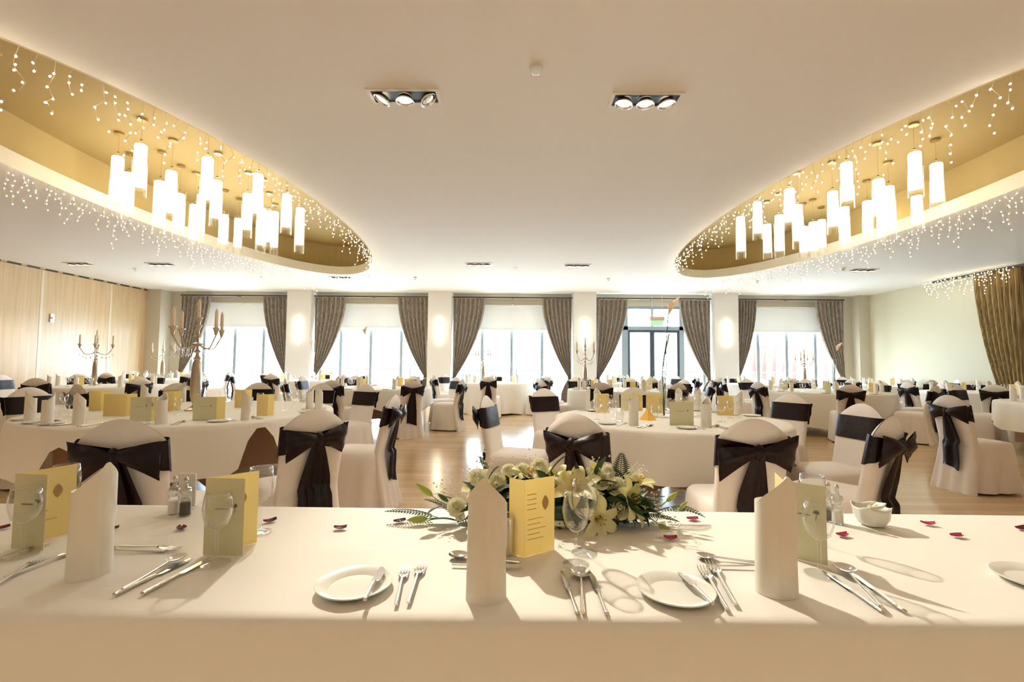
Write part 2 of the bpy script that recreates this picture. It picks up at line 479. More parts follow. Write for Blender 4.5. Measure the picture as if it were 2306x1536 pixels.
# right wall drapes around the side doorway
t = drape('curtain', XR - .16, 1.05, -1, 10.15, 3.44, .80, 'tall gold striped curtain tied back on the cream wall', None, 'curtain_gold', .45, 'y', .06, 8, .42)
m = MB()
m.grid(lambda u, v: (XR - .07 + .03 * math.sin(u * 40), 10.02 - u * 1.3, 3.44 - v * 3.42), 60, 2)
o = obj('curtain', m, 'curtain_dark', smooth=True); tag(o, 'dark brown full length drape behind the gold curtain', 'curtain')
o = obj('curtain_rail', MB().box(XR - .2, XR - .12, 8.6, 12.3, 3.45, 3.495), 'track'); tag(o, 'dark rail above the gold curtain on the cream wall', 'curtain rail')
m = MB()
pts = [(XR - .30 - .05 * math.sin(q * PI), 10.85 - q * .75, .92 - .22 * math.sin(q * PI) - .02 * q) for q in [i / 14 for i in range(15)]]
m.tube(pts, .016, 6); o = obj('curtain_rope', m, 'curtain_gold', smooth=True); tag(o, 'twisted rope tieback looped round the gold curtain', 'tieback')

# ---------------------------------------------------------------- outside
struct('ground_outside', MB().box(-60, 60, YB + .3, 90, -.2, -.05), 'terrace')
for i in range(9):
    x = 9.9 + i * .34; zt = 2.05 + .035 * i
    y = 19.6 - i * .12
    t = thing('timber_screen', (x, y, -.05), 0, 'upright reddish cedar board outside the last window, ' + ORD[i], 'screen board', 'cedar boards outside the last window')
    obj('board', MB().box(-.13, .13, -.02, .02, 0, zt + .05), 'cedar', t)
    obj('post_cap', MB().box(-.14, .14, -.03, .03, zt + .05, zt + .08), 'steel_out', t)
t = thing('balustrade', (0, 17.6, -.05), 0, 'low steel balustrade along the terrace outside the windows', 'railing')
obj('top_rail', MB().tube([(-12, 0, 1.05), (12, 0, 1.05)], .022, 8), 'steel_out', t)
for x in range(-12, 13, 2): obj('post', MB().box(x - .02, x + .02, -.02, .02, 0, 1.04), 'steel_out', t)
P_ = at_depth(1447, 765, 27)
t = thing('lamp_post', (P_.x, 27, -.05), 0, 'slim grey lamp post standing outside beyond the exit doors', 'lamp post')
obj('pole', MB().tube([(0, 0, 0), (0, 0, P_.z - .1)], .05, 8), 'steel_out', t)
obj('lamp_head', MB().lathe([(.03, P_.z - .2), (.10, P_.z - .1), (.32, P_.z + .2), (.30, P_.z + .3), (.02, P_.z + .4)], 14), 'steel_out', t, smooth=True)

# ---------------------------------------------------------------- exit sign
P_ = at_depth(1480, 724, 14.1)
t = thing('exit_sign', (P_.x, 14.1, 0), 0, 'hanging green EXIT sign above the glass doors', 'sign')
z0, z1 = at_depth(1480, 734, 14.1).z, at_depth(1480, 721, 14.1).z
obj('sign_panel', MB().box(-.20, .20, -.004, .004, z0, z1), 'exit_white', t)
obj('sign_housing', MB().box(-.22, .22, -.045, .045, z1, z1 + .10), 'brown_wood', t, bevel=.01)
for s in (-.15, .15): obj('hanger', MB().tube([(s, 0, z1 + .1), (s, 0, ZC)], .004, 6), 'white_trim', t)
cu = bpy.data.curves.new('exit_text', 'FONT'); cu.body = 'EXIT'; cu.size = .17; cu.align_x = 'CENTER'; cu.extrude = .001
to = bpy.data.objects.new('tmp', cu); C.objects.link(to)
me = bpy.data.meshes.new_from_object(to.evaluated_get(bpy.context.evaluated_depsgraph_get()))
bpy.data.objects.remove(to); me.materials.clear(); me.materials.append(MAT['exit_green'])
link_mesh('lettering', me, None, t, (0, -.007, z0 + .02), (PI / 2, 0, 0))

# ---------------------------------------------------------------- wall lights on the pillars
for i in range(4):
    xc = (BAYS[i][1] + BAYS[i + 1][0]) / 2
    t = thing('wall_light', (xc, 14.5, 2.25), 0, 'tall glowing wall light on the %s white pillar from the left' % ('first', 'second', 'third', 'fourth')[i], 'wall light', 'pillar wall lights')
    obj('back_plate', MB().box(-.06, .06, -.02, 0, -.38, .38), 'white_trim', t, bevel=.004)
    m = MB(); m.grid(lambda u, v: (.075 * math.cos(PI * (1 + u)), -.02 + .075 * math.sin(PI * (1 + u)) * 1.1, -.36 + .72 * v), 12, 2)
    m.add([(.075 * math.cos(PI * (1 + k / 12)), -.02 + .0825 * math.sin(PI * (1 + k / 12)), z) for z in (-.36, .36) for k in range(13)], [tuple(range(13)), tuple(range(13, 26))])
    obj('glass_shade', m, 'sconce_glow', t, smooth='auto')

# ---------------------------------------------------------------- ceiling fixtures
def spot(parent, loc, aim, power, angle=1.9, blend=.6, size=.05):
    ld = bpy.data.lights.new('spot_beam', 'SPOT'); ld.energy = power; ld.color = WARM
    ld.spot_size = angle; ld.spot_blend = blend; ld.shadow_soft_size = size
    lo = bpy.data.objects.new('spot_beam', ld); C.objects.link(lo); lo.parent = parent
    lo.location = loc
    lo.rotation_euler = (Vector(aim)).to_track_quat('-Z', 'Y').to_euler()
    return lo
def downlight(px, py, tilts, label, power, big=True, lit=(1, 1, 1), pos=None):
    p = Vector(pos) if pos else at(px, py, ZC)
    t = thing('ceiling_downlight', (p.x, p.y, ZC), 0, label, 'ceiling light', 'recessed triple ceiling downlights')
    L, Wd = .275, .085
    m = MB()
    m.box(-L - .03, L + .03, -Wd - .03, -Wd, -.012, .004); m.box(-L - .03, L + .03, Wd, Wd + .03, -.012, .004)
    m.box(-L - .03, -L, -Wd, Wd, -.012, .004); m.box(L, L + .03, -Wd, Wd, -.012, .004)
    obj('frame', m, 'white_trim', t)
    obj('housing', MB().box(-L, L, -Wd, Wd, -.004, -.001), 'black', t)
    for k in range(3):
        x = (k - 1) * .178
        m = MB(); m.lathe([(.055, -.006), (.066, -.03), (.078, -.05), (.072, -.05), (.060, -.03)], 20)
        hd = obj('lamp_head', m, 'chrome', t, (x, 0, 0), smooth=True)
        hd.rotation_euler = (0, tilts[k], 0)
        m = MB(); m.lathe([(.0001, -.040), (.03, -.042), (.058, -.036)], 16)
        obj('lens', m, 'lamp_glow' if lit[k] else 'chrome', hd, smooth=True)
    if power: spot(t, (0, 0, -.07), (0, -.12, -1), power)
    return t
t = downlight(912, 216, (.5, 0, -.6), 'recessed three lamp ceiling downlight on the left above the flower table', SPOT_W * .45, lit=(1, 1, 0))
spot(t, (-.1, 0, -.07), (2.05, -2.85, -2.75), SPOT_W * 4.0, .86, .7, .035)
downlight(1453, 224, (.15, 0, -.15), 'recessed three lamp ceiling downlight on the right above the flower table', SPOT_W * .55)
for px, py, lab, pw in ((1078, 594, 'small ceiling downlight left of centre in front of the windows', .5), (1300, 597, 'small ceiling downlight right of centre in front of the windows', .5),
                    (178, 593, 'small ceiling downlight nearest the timber partition', .5), (362, 594, 'small ceiling downlight second from the timber partition', .5),
                    (1943, 607, 'small ceiling downlight near the cream wall', .5), (768, 624, 'small ceiling downlight under the tip of the left cove', .5)):
    downlight(px, py, (0, 0, 0), lab, SPOT_W * pw)
# unseen downlights added out of view to brighten the near ceiling and cloth
for x, y, lab in ((-4.6, .9, 'added unseen downlight behind the viewer on the left'), (4.9, .9, 'added unseen downlight behind the viewer on the right'), (-.9, -1.6, 'added unseen downlight behind the viewer left of centre'), (1.2, -1.6, 'added unseen downlight behind the viewer right of centre'),
                  (-8.8, 2.5, 'added unseen downlight beside the near end of the partition'), (8.8, 2.5, 'added unseen downlight beside the near end of the cream wall')):
    downlight(0, 0, (0, 0, 0), lab, SPOT_W * 1.25, pos=(x, y, ZC))
# detector and sprinkler dots
p = at(1207, 152, ZC)
t = thing('smoke_detector', (p.x, p.y, ZC), 0, 'round clear and white smoke detector on the ceiling between the two near downlights', 'smoke detector')
obj('base', MB().lathe([(.0001, -.001), (.05, -.001), (.052, -.015), (.045, -.022), (.0001, -.022)], 24), 'white_trim', t, smooth='auto')
obj('dome', MB().lathe([(.042, -.022), (.040, -.04), (.025, -.055), (.0001, -.06)], 24), 'glass', t, smooth=True)
for px, py, lab in ((305, 605, 'between the left wall downlights'), (1162, 604, 'between the two centre downlights'), (935, 624, 'right of the left cove tip'), (1370, 627, 'left of the right cove tip'), (1705, 633, 'near the fourth pillar'), (590, 624, 'above the first pillar')):
    p = at(px, py, ZC)
    t = thing('sprinkler', (p.x, p.y, ZC), 0, 'tiny metal ceiling sprinkler ' + lab, 'sprinkler', 'ceiling sprinklers')
    obj('base', MB().lathe([(.0001, -.001), (.05, -.001), (.045, -.012), (.012, -.014)], 14), 'silver', t)
    obj('nozzle', MB().lathe([(.012, -.012), (.012, -.05), (.03, -.052), (.03, -.058), (.0001, -.058)], 12), 'silver', t)
p = at(1898, 603, ZC)
t = thing('motion_sensor', (p.x, p.y, ZC), 0, 'small beige ceiling sensor beside the right downlight', 'sensor')
obj('base', MB().lathe([(.0001, -.001), (.07, -.001), (.06, -.02), (.045, -.02)], 16), 'white_trim', t)
obj('dome', MB().lathe([(.045, -.02), (.04, -.06), (.0001, -.08)], 16), 'card_cover', t, smooth=True)

# ---------------------------------------------------------------- pendants in the coves
def pendant_protos():
    t = thing('pendant_light', (0, 0, 0), 0, 'x', 'pendant light')
    obj('canopy', MB().lathe([(.0001, 0), (.055, 0), (.055, -.03), (.0001, -.03)], 16), 'brass', t, smooth='auto')
    obj('cord', MB().tube([(0, 0, -.03), (0, 0, -1.0)], .003, 5), 'silver', t)
    s = obj('lamp_shade', MB().lathe([(.0795, 0), (.080, -.01), (.080, -1.0)], 24), 'glass', t, smooth='auto')
    obj('diffuser', MB().lathe([(.0001, -.07), (.062, -.07), (.068, -.085), (.068, -.80), (.062, -.815), (.0001, -.815)], 18), 'pendant_glow', s, smooth='auto')
    obj('shade_cap', MB().lathe([(.0001, .03), (.012, .03), (.016, 0), (.0001, 0)], 12), 'brass', s)
    return t
PL = [(315, 5.76, 318, 443), (263, 6.12, 345, 470), (289, 6.74, 383, 490), (384, 6.3, 378, 500), (359, 6.67, 400, 528), (403, 7.15, 430, 530), (466, 5.98, 348, 470),
      (487, 6.7, 400, 510), (437, 7.43, 455, 556), (452, 8.1, 432, 540), (503, 8.18, 478, 562), (536, 8.6, 487, 570), (580, 6.6, 385, 500), (556, 7.4, 430, 535),
      (588, 7.66, 462, 570), (618, 8.9, 470, 575), (645, 7.1, 432, 527), (675, 7.9, 462, 570), (604, 8.3, 470, 560)]
PR = [(2110, 6.2, 361, 474), (2061, 5.8, 337, 445), (2065, 7.0, 437, 512), (2003, 6.9, 412, 540), (1979, 6.3, 398, 500), (1954, 7.6, 447, 540), (1907, 6.0, 360, 470), (1876, 6.9, 425, 527),
      (1902, 7.7, 460, 565), (1985, 8.2, 470, 545), (1778, 6.8, 420, 515), (1797, 7.3, 455, 560), (1706, 7.7, 450, 540), (1728, 8.6, 500, 583), (1755, 8.2, 478, 583), (1668, 7.9, 482, 583), (1810, 8.7, 506, 580),
      (1832, 8.5, 495, 578), (1851, 8.9, 490, 570)]
pp = None
for lst, cv, side in ((PL, COVES[0], 'left'), (PR, COVES[1], 'right')):
    for rank, (px, D, ya_, yb_) in enumerate(sorted(lst)):
        top = at_depth(px, ya_, D); bot = at_depth(px, yb_, D)
        x, y = (top.x + bot.x) / 2, D
        lab = 'clear glass tube pendant glowing in the %s ceiling cove, %s' % (side, ORD[rank])
        grp = 'tube pendants in the %s cove' % side
        loc = (x, y, ZC + .80)
        if pp is None: pp = pendant_protos(); t = pp; t.location = loc; t['label'] = lab; t['group'] = grp
        else: t = dup(pp, loc, 0, lab, grp)
        for ch in t.children:
            if ch.name.startswith('cord'): ch.scale = (1, 1, (ZC + .80 - top.z - .03) / 1.0); ch.location = (0, 0, 0)
            if ch.name.startswith('lamp_shade'): ch.location = (0, 0, top.z - ZC - .80); ch.scale = (1, 1, top.z - bot.z)
    ld = None

# ---------------------------------------------------------------- icicle fairy lights
def bulb_mesh():
    m = MB(); m.ball((0, 0, 0), .0075, 6, 4, 1.3); me = m.mesh('bulb'); me.materials.append(MAT['bulb_glow']); return me
BULB = bulb_mesh()
LEN = (.12, .30, .20, .44, .26, .10, .36, .18)
def icicles(name, path, label, rnd, step=.115):
    t = thing(name, (0, 0, 0), 0, label, 'fairy lights')
    wires = MB(); pts = []; run = []
    for i, (x, y, z) in enumerate(path):
        run.append((x, y, z))
        L = LEN[i % 8] * rnd.uniform(.75, 1.15)
        zz = z; px_, py_ = x, y; line = [(x, y, z)]
        while z - zz < L:
            zz -= rnd.uniform(.048, .085)
            px_ = x + rnd.uniform(-.035, .035); py_ = y + rnd.uniform(-.035, .035)
            line.append((px_, py_, zz))
            pts.append((px_ + rnd.uniform(-.02, .02), py_ + rnd.uniform(-.02, .02), zz - .012))
        wires.tube(line, .0022, 3, False)
    wires.tube(run, .003, 3, False)
    obj('wire', wires, 'bulb_wire', t)
    pts.sort(key=lambda p: (Vector(p) - EYE).length if p[1] > 2.6 else 99)
    for p in pts[:98]:
        link_mesh('bulb', BULB, None, t, p, (rnd.uniform(-.8, .8), rnd.uniform(-.8, .8), 0))
    m = MB()
    for p in pts[98:]: m.ball(p, .0065, 6, 4, 1.3)
    o = obj('bulb_cluster', m, 'bulb_glow', t); o['kind'] = 'stuff'
rnd = random.Random(3)
for c, side in zip(COVES, ('left', 'right')):
    path = []
    n = 190
    for k in range(n):
        u = k / n
        # even spacing along the oval
        x, y = oval_u(c, u, .0)
        path.append((x, y, ZC - .005))
    path2 = []
    last = None
    for k in range(2000):
        x, y = oval_u(c, k / 2000, -.01)
        if y < 2.65: last = None; continue
        if last is None or math.hypot(x - last[0], y - last[1]) > .095:
            path2.append((x, y, ZC - .003)); last = (x, y)
    brk = [i for i in range(1, len(path2)) if math.hypot(path2[i][0] - path2[i - 1][0], path2[i][1] - path2[i - 1][1]) > .6]
    if brk: path2 = path2[brk[0]:] + path2[:brk[0]]
    icicles('icicle_lights', path2, 'string of warm white icicle lights round the rim of the %s ceiling cove' % side, rnd)
pa = [(XR - .45, 12.25 - i * .058, ZC - .01) for i in range(38)]
icicles('icicle_lights', pa, 'string of warm white icicle lights above the gold curtain', rnd)

# ================================================================ chairs
def back_w(z): return .178 + .012 * max(0, .5 - z) / .5 * 3 + .006 * max(0, z - .5) / .44
def back_y(z): return (-.095 * max(0, z - .47) / .47 if z > .47 else -.085 * (1 - z / .47) ** 1.3)
def cover_mesh():
    m = MB()
    def loop(u, z, grow, wave):
        a = 2 * PI * u; cx, cy, hx, hy = 0, .20, .202 + grow, .235 + grow
        c, s = math.cos(a), math.sin(a); n = 5
        r = (abs(c / hx) ** n + abs(s / hy) ** n) ** (-1 / n)
        r += wave * (math.sin(9 * a) + .6 * math.sin(14 * a + 1))
        return (cx + r * c, cy + r * s, z)
    lv = [(.02, .030, .011), (.12, .022, .009), (.28, .012, .005), (.42, .002, .001), (.465, -.004, 0), (.487, -.022, 0), (.495, -.07, 0), (.497, -.15, 0)]
    m.grid(lambda u, v: loop(u, *lv[int(round(v * 7))]), 56, 7, True)
    m.add([loop(k / 56, .497, -.15, 0) for k in range(56)], [tuple(range(56))])
    def slab(u, v):
        s = 2 * u; f = 1 if s <= 1 else -1          # rear side then front side
        q = (s if s <= 1 else 2 - s) * 2 - 1          # -1..1
        ztop = .83 + .11 * math.cos(PI / 2 * abs(q)) ** .8
        z = ztop * (v ** .9)
        th = .034 * (1 - abs(q) ** 5) ** .5 * (1 - max(0, v) ** 14) ** .5 + .002
        fold = .012 * math.sin(q * 11) * max(0, 1 - z / .55) if f > 0 else 0
        return (q * back_w(z), back_y(z) - f * th - fold, z)
    m.grid(slab, 48, 26, True)
    return m
def sash_z(q):   # rear upper / lower edge of the sash
    k = abs(q) ** .8
    return .775 + .030 + .035 * k, .775 - .030 - .05 * k
def sash_mesh():
    m = MB()
    def front(u, v):
        q = u * 2 - 1; z = .685 + v * .165
        th = .034 * (1 - abs(q) ** 5) ** .5 + .008
        return (q * (back_w(z) + .004), back_y(z) + th, z)
    m.grid(front, 24, 5)
    def rear(u, v):
        q = u * 2 - 1; a, b = sash_z(q); z = b + v * (a - b)
        th = .034 * (1 - abs(q) ** 5) ** .5 + .008
        return (q * (back_w(z) + .004), back_y(z) - th - .003 * math.sin(v * 14), z)
    m.grid(rear, 24, 6)
    for s in (-1, 1):
        a, b = sash_z(1)
        zf = (.685, .85); 
        m.add([(s * (back_w(.7) + .005), back_y(.69) + .009, zf[0]), (s * (back_w(.8) + .005), back_y(.85) + .009, zf[1]), (s * (back_w(.8) + .005), back_y(a) - .009, a), (s * (back_w(.7) + .005), back_y(b) - .009, b)], [(0, 1, 2, 3)])
    return m
def bow_loop(s, rnd):
    m = MB(); dr = rnd.uniform(.02, .07); ln = rnd.uniform(.155, .178); hw1 = rnd.uniform(.082, .104); ph = rnd.uniform(0, 6); tilt = rnd.uniform(-.01, .03)
    def shell(f):
        def fn(u, v):
            q = v * 2 - 1
            hw = .020 + (hw1 - .020) * u ** .9
            x = s * (.012 + ln * u * (1 + .06 * q))
            z = .778 - dr * u ** 1.3 + tilt * u + q * hw
            puff = (.012 + .030 * math.sin(PI * min(1, u * 1.02)) ** .7) * (1 - q * q * .85) + .007 * math.sin(q * 7 + ph + u * 3) * u
            y = back_y(z) - .048 - (.030 * (1 - u)) - (puff if f else .004 * u)
            return (x, y, z)
        return fn
    m.grid(shell(0), 10, 8); m.grid(shell(1), 10, 8)
    # open end of the loop
    a, b = shell(0), shell(1)
    m.grid(lambda u, v: tuple(Vector(a(1, u)).lerp(Vector(b(1, u)), v)), 8, 1)
    return m
def tail_mesh(s, rnd):
    m = MB(); L = rnd.uniform(.48, .64); dx = s * rnd.uniform(.0, .045); w1 = rnd.uniform(.055, .070); ph = rnd.uniform(0, 6); cut = rnd.uniform(-.05, .05)
    def fn(f):
        def g(u, v):
            q = u * 2 - 1; hw = .018 + (w1 - .018) * min(1, v * 2.2) ** .8
            z = .77 - L * v + (cut * q * v)
            x = dx * v + s * .008 + q * hw
            yb = min(back_y(z), back_y(.5) - .02 if z < .47 else 1)
            y = yb - .062 + .014 * v - (.010 * math.sin(q * 4 + ph) * min(1, 3 * v)) - (.004 if s > 0 else .012) - (.003 if f else 0)
            return (x, y, z)
        return g
    m.grid(fn(0), 8, 14); m.grid(fn(1), 8, 14)
    return m
def make_chair(rnd, first=False):
    t = thing('banquet_chair', (0, -50, 0), 0, 'x', 'chair')
    if first:
        make_chair.cover = obj('chair_cover', cover_mesh(), 'chair_cloth', t, smooth=True)
        make_chair.sash = obj('sash', sash_mesh(), 'sash', t, smooth=True)
    else:
        for src in (make_chair.cover, make_chair.sash):
            c = src.copy(); C.objects.link(c); c.parent = t
    for s in (-1, 1): obj('bow_loop', bow_loop(s, rnd), 'sash', t, smooth=True)
    for s in (-1, 1): obj('sash_tail', tail_mesh(s, rnd), 'sash', t, smooth=True)
    m = MB()
    m.grid(lambda u, v: ((.034 + .004 * math.sin(4 * PI * u)) * math.cos(2 * PI * u) * math.sin(PI * v) ** .6, back_y(.775) - .075 - .022 * math.sin(2 * PI * u) * math.sin(PI * v) ** .6, .735 + .085 * v), 14, 8, True)
    obj('knot', m, 'sash', t, smooth=True)
    return t
rnd = random.Random(11)
CH = [make_chair(rnd, i == 0) for i in range(5)]
used = set(); chair_n = 0
def place_chair(x, y, face, label, group, v=None):
    global chair_n
    v = chair_n % 5 if v is None else v
    chair_n += 1
    rz = math.atan2(-(face[0] - x), face[1] - y)
    if v not in used:
        used.add(v); t = CH[v]; t.location = (x, y, 0); t.rotation_euler = (0, 0, rz); t['label'] = label; t['group'] = group; return t
    return dup(CH[v], (x, y, 0), rz, label, group)

# ================================================================ round tables and their cloths
def round_cloth(R, hem, seed, zt=.75):
    """hem: function angle -> lower edge height"""
    r_ = random.Random(seed); m = MB(); N = 120
    ph = [r_.uniform(0, 6) for _ in range(3)]; k1, k2 = r_.choice((9, 10, 11)), r_.choice((15, 17))
    rad = [(0.0001, 0), (.5, 0), (.9, 0), (.985, 0), (1.0, -.004), (1.008, -.016)]
    for rr, dz in rad: pass
    def fn(u, v):
        i = int(round(v * 17)); a = 2 * PI * u
        if i < 6: rr, dz = rad[i]; return (R * rr * math.cos(a), R * rr * math.sin(a), zt + dz)
        f = (i - 5) / 12; zh = hem(a)
        z = zt - .016 + (zh - zt + .016) * f
        d = (zt - z)
        fl = .012 + d * .06 + d * (.06 * math.sin(k1 * a + ph[0]) + .035 * math.sin(k2 * a + ph[1]))
        r = R + fl
        return (r * math.cos(a), r * math.sin(a), z)
    m.grid(fn, N, 17, True)
    return m
def square_hem(R, half, rot, zt=.75, low=.12):
    """edge of a square cloth laid over a round top"""
    def f(a):
        q = a - rot; c = max(abs(math.cos(q)), abs(math.sin(q)))
        return max(low, min(zt - .03, zt - (half / c - R)))
    return f
def round_table(x, y, R, name, hem=None, table=False, seed=1):
    o = obj('tablecloth', round_cloth(R, hem or (lambda a: .10 + .03 * math.sin(4 * a)), seed), 'cloth', None, (x, y, 0), smooth=True)
    tag(o, 'white cloth draped over the ' + name, 'tablecloth', 'round white tablecloths')
    if table:
        t = thing('round_table', (x, y, 0), 0, 'brown folding table under the cloth of the ' + name, 'table', 'round banquet tables')
        obj('table_top', MB().lathe([(.0001, .715), (R - .015, .715), (R - .012, .722), (R - .012, .738), (R - .03, .742), (.0001, .742)], 60), 'brown_wood', t, smooth='auto')
        obj('table_edge', MB().lathe([(R - .025, .70), (R - .008, .70), (R - .008, .735)], 60), 'black', t)
        for k in range(4):
            a = PI / 4 + k * PI / 2
            obj('leg', MB().tube([(R * .62 * math.cos(a), R * .62 * math.sin(a), .71), (R * .66 * math.cos(a), R * .66 * math.sin(a), 0)], .018, 8), 'black', t)
        for k in range(2):
            a = k * PI / 2
            obj('leg_panel', MB().box(-R * .78, R * .78, -.012, .012, .16, .70), 'brown_wood', t, rot=(0, 0, PI / 4 + a))
    return o

# ================================================================ table ware prototypes (one of each, copied)
PROTO = {}
def napkin_mesh(seed, h=.232):
    r_ = random.Random(seed); pk = r_.uniform(-.4, .4); m = MB()
    rx, ry = .0345, .030
    def top(a): 
        d = abs((a - pk + PI) % (2 * PI) - PI) / PI
        return h - .058 * min(1, d * 1.9) ** .9
    def fn(f):
        def g(u, v):
            a = 2 * PI * u - PI / 2
            k = (1.07 - .10 * v + .03 * v * v) if f == 0 else (.95 - .07 * v)
            seam = .0026 * max(0, min(1, ((u + v * .75) - .62) * 30))
            z = v * top(2 * PI * u) - (0 if f == 0 else .003 * v)
            return ((rx * k + seam * (1 - f)) * math.cos(a), (ry * k + seam * (1 - f)) * math.sin(a), z)
        return g
    m.grid(fn(0), 56, 34, True); m.grid(fn(1), 56, 34, True)
    # folded flap closing the top
    m.grid(lambda u, v: tuple(Vector(fn(0)(u, 1)).lerp(Vector(fn(1)(u, 1)), v)), 56, 1, True)
    # inner fold of cloth that fills the roll
    m.grid(lambda u, v: (rx * .9 * (2 * u - 1), .006 * math.sin(u * 9), .02 + v * (h * .60 + .02 * math.cos((u - .5) * 3))), 10, 4)
    return m
def wine_profile(H=.165, rb=.034, foot=.034):
    return [(.0001, .0015), (foot * .7, .002), (foot, .0008), (foot, .002), (foot * .5, .0055), (.0055, .010), (.0042, .02), (.0038, H * .42), (.0048, H * .465),
            (.012, H * .49), (.024, H * .56), (rb * .95, H * .68), (rb, H * .78), (rb * .93, H * .9), (rb * .84, H), (rb * .82, H), (rb * .91, H * .9), (rb * .97, H * .78), (rb * .92, H * .685), (.022, H * .575), (.0001, H * .50)]
def glass_thing(kind, label):
    t = thing('wine_glass' if kind != 'tumbler' else 'water_glass', (0, -50, 0), 0, label, 'glass')
    if kind == 'tumbler':
        obj('bowl', MB().lathe([(.0001, .002), (.028, .002), (.031, .01), (.036, .10), (.0345, .10), (.029, .014), (.0001, .012)], 22), 'glass', t, smooth=True)
        obj('base', MB().lathe([(.0001, .0), (.027, .0), (.028, .006), (.0001, .007)], 22), 'glass', t, smooth='auto')
    else:
        H, rb, ft = {'red': (.157, .031, .030), 'white': (.145, .027, .029), 'big': (.172, .032, .031)}[kind]
        pr = wine_profile(H, rb, ft)
        obj('bowl', MB().lathe(pr[8:], 24), 'glass', t, smooth=True)
        obj('stem', MB().lathe(pr[4:9], 12), 'glass', t, smooth=True)
        obj('foot', MB().lathe(pr[:5], 24), 'glass', t, smooth='auto')
    return t
def plate_thing():
    t = thing('side_plate', (0, -50, 0), 0, 'x', 'plate')
    obj('plate_rim', MB().lathe([(.050, .0035), (.056, .0065), (.074, .0135), (.0755, .0135), (.074, .0105), (.052, .001), (.046, .0002)], 48), 'china', t, smooth=True)
    obj('plate_well', MB().lathe([(.0001, .003), (.045, .003), (.050, .0035)], 48), 'china', t, smooth=True)
    return t
def fork_thing():
    t = thing('fork', (0, -50, 0), 0, 'x', 'fork')
    h = MB(); h.grid(lambda u, v: ((.0032 + .0014 * (1 - v)) * math.cos(2 * PI * u), v * .125, .0035 + .0025 * (1 + math.sin(2 * PI * u)) * (.7 + .3 * (1 - v)) + .004 * v * v), 10, 12, True)
    h.add([(.0046 * math.cos(2 * PI * k / 10), 0, .0035 + .0025 * (1 + math.sin(2 * PI * k / 10))) for k in range(10)], [tuple(range(10))])
    obj('handle', h, 'silver', t, smooth='auto')
    m = MB()
    def hd(f):
        def g(u, v):
            q = u * 2 - 1; w_ = .003 + .0095 * math.sin(min(1, v * 1.15) * PI / 2) ** 1.3
            return (q * w_, .122 + v * .032, .010 - .004 * v + .0012 * (1 - q * q) * -1 - (.0014 if f else 0))
        return g
    m.grid(hd(0), 8, 6); m.grid(hd(1), 8, 6)
    for k in range(4):
        x = -.0105 + k * .007
        m.tube([(x * .98, .152, .0055), (x, .172, .0045), (x, .188, .006), (x * .97, .196, .008)], [.0017, .0015, .0013, .0006], 6)
    obj('tines', m, 'silver', t, smooth='auto')
    return t
def knife_thing(L=.215, bw=1.0):
    t = thing('knife', (0, -50, 0), 0, 'x', 'knife')
    hl = .105 if bw == 1 else .085
    h = MB(); h.grid(lambda u, v: ((.0052 - .0012 * v + .0008 * math.cos(v * 40) * (v < .5)) * math.cos(2 * PI * u), v * hl, .0045 + .0042 * math.sin(2 * PI * u)), 12, 24, True)
    h.add([(.0052 * math.cos(2 * PI * k / 12), 0, .0045 + .0042 * math.sin(2 * PI * k / 12)) for k in range(12)], [tuple(range(12))])
    obj('handle', h, 'silver', t, smooth='auto')
    m = MB()
    def bl(f):
        def g(u, v):
            w0 = bw * .009 * (min(1, v * 9) ** .5) * (1 - max(0, v - .75) / .25 * .75) + .002
            x = -.004 * (1 - 0) + w0 * (u * 1.3 - .3) + .0
            return (x, hl + v * (L - hl), .0035 + (.0008 if f else -.0008) * (1 - u))
        return g
    m.grid(bl(0), 4, 16); m.grid(bl(1), 4, 16)
    obj('blade', m, 'chrome', t, smooth='auto')
    return t
def spoon_thing():
    t = thing('spoon', (0, -50, 0), 0, 'x', 'spoon')
    h = MB(); h.grid(lambda u, v: ((.0046 - .0022 * v) * math.cos(2 * PI * u), v * .145, .0035 + (.0036 - .0014 * v) * math.sin(2 * PI * u) + .005 * v * v), 10, 14, True)
    h.add([(.0046 * math.cos(2 * PI * k / 10), 0, .0035 + .0036 * math.sin(2 * PI * k / 10)) for k in range(10)], [tuple(range(10))])
    obj('handle', h, 'silver', t, smooth='auto')
    m = MB()
    def bw(f):
        def g(u, v):
            r = v; a = 2 * PI * u
            x = .0235 * r * math.sin(a) * (1 - .12 * math.cos(a)); y = .172 - .029 * r * math.cos(a)
            return (x, y, .0015 + .0085 * r * r + (.0009 if f else 0))
        return g
    m.grid(bw(0), 24, 8, True); m.grid(bw(1), 24, 8, True)
    obj('bowl', m, 'chrome', t, smooth=True)
    return t
def put(kind, maker, loc, rz, label, group, scale=None):
    if kind not in PROTO:
        PROTO[kind] = maker(); PROTO[kind]['_fresh'] = 1
    t = PROTO[kind]
    if t.get('_fresh'):
        del t['_fresh']; t.location = loc; t.rotation_euler = (0, 0, rz); t['label'] = label
        if group: t['group'] = group
        if scale: t.scale = (scale,) * 3
        return t
    r = dup(t, loc, rz, label, group)
    r.scale = (scale,) * 3 if scale else (1, 1, 1)
    return r
def lay(kind, maker, length, p0, p1, label, group, z=.751, tilt=0, lift=0):
    """cutlery lying from its handle end p0 to its tip p1 (places on the table top)"""
    a, b = at(*p0, z), at(*p1, z); d = b - a
    t = put(kind, maker, (a.x, a.y, z + lift), math.atan2(-d.x, d.y), label, group, max(.8, min(1.25, d.length / length)))
    if tilt: t.rotation_euler = (tilt, 0, t.rotation_euler[2])
    return t
NAPK = {}
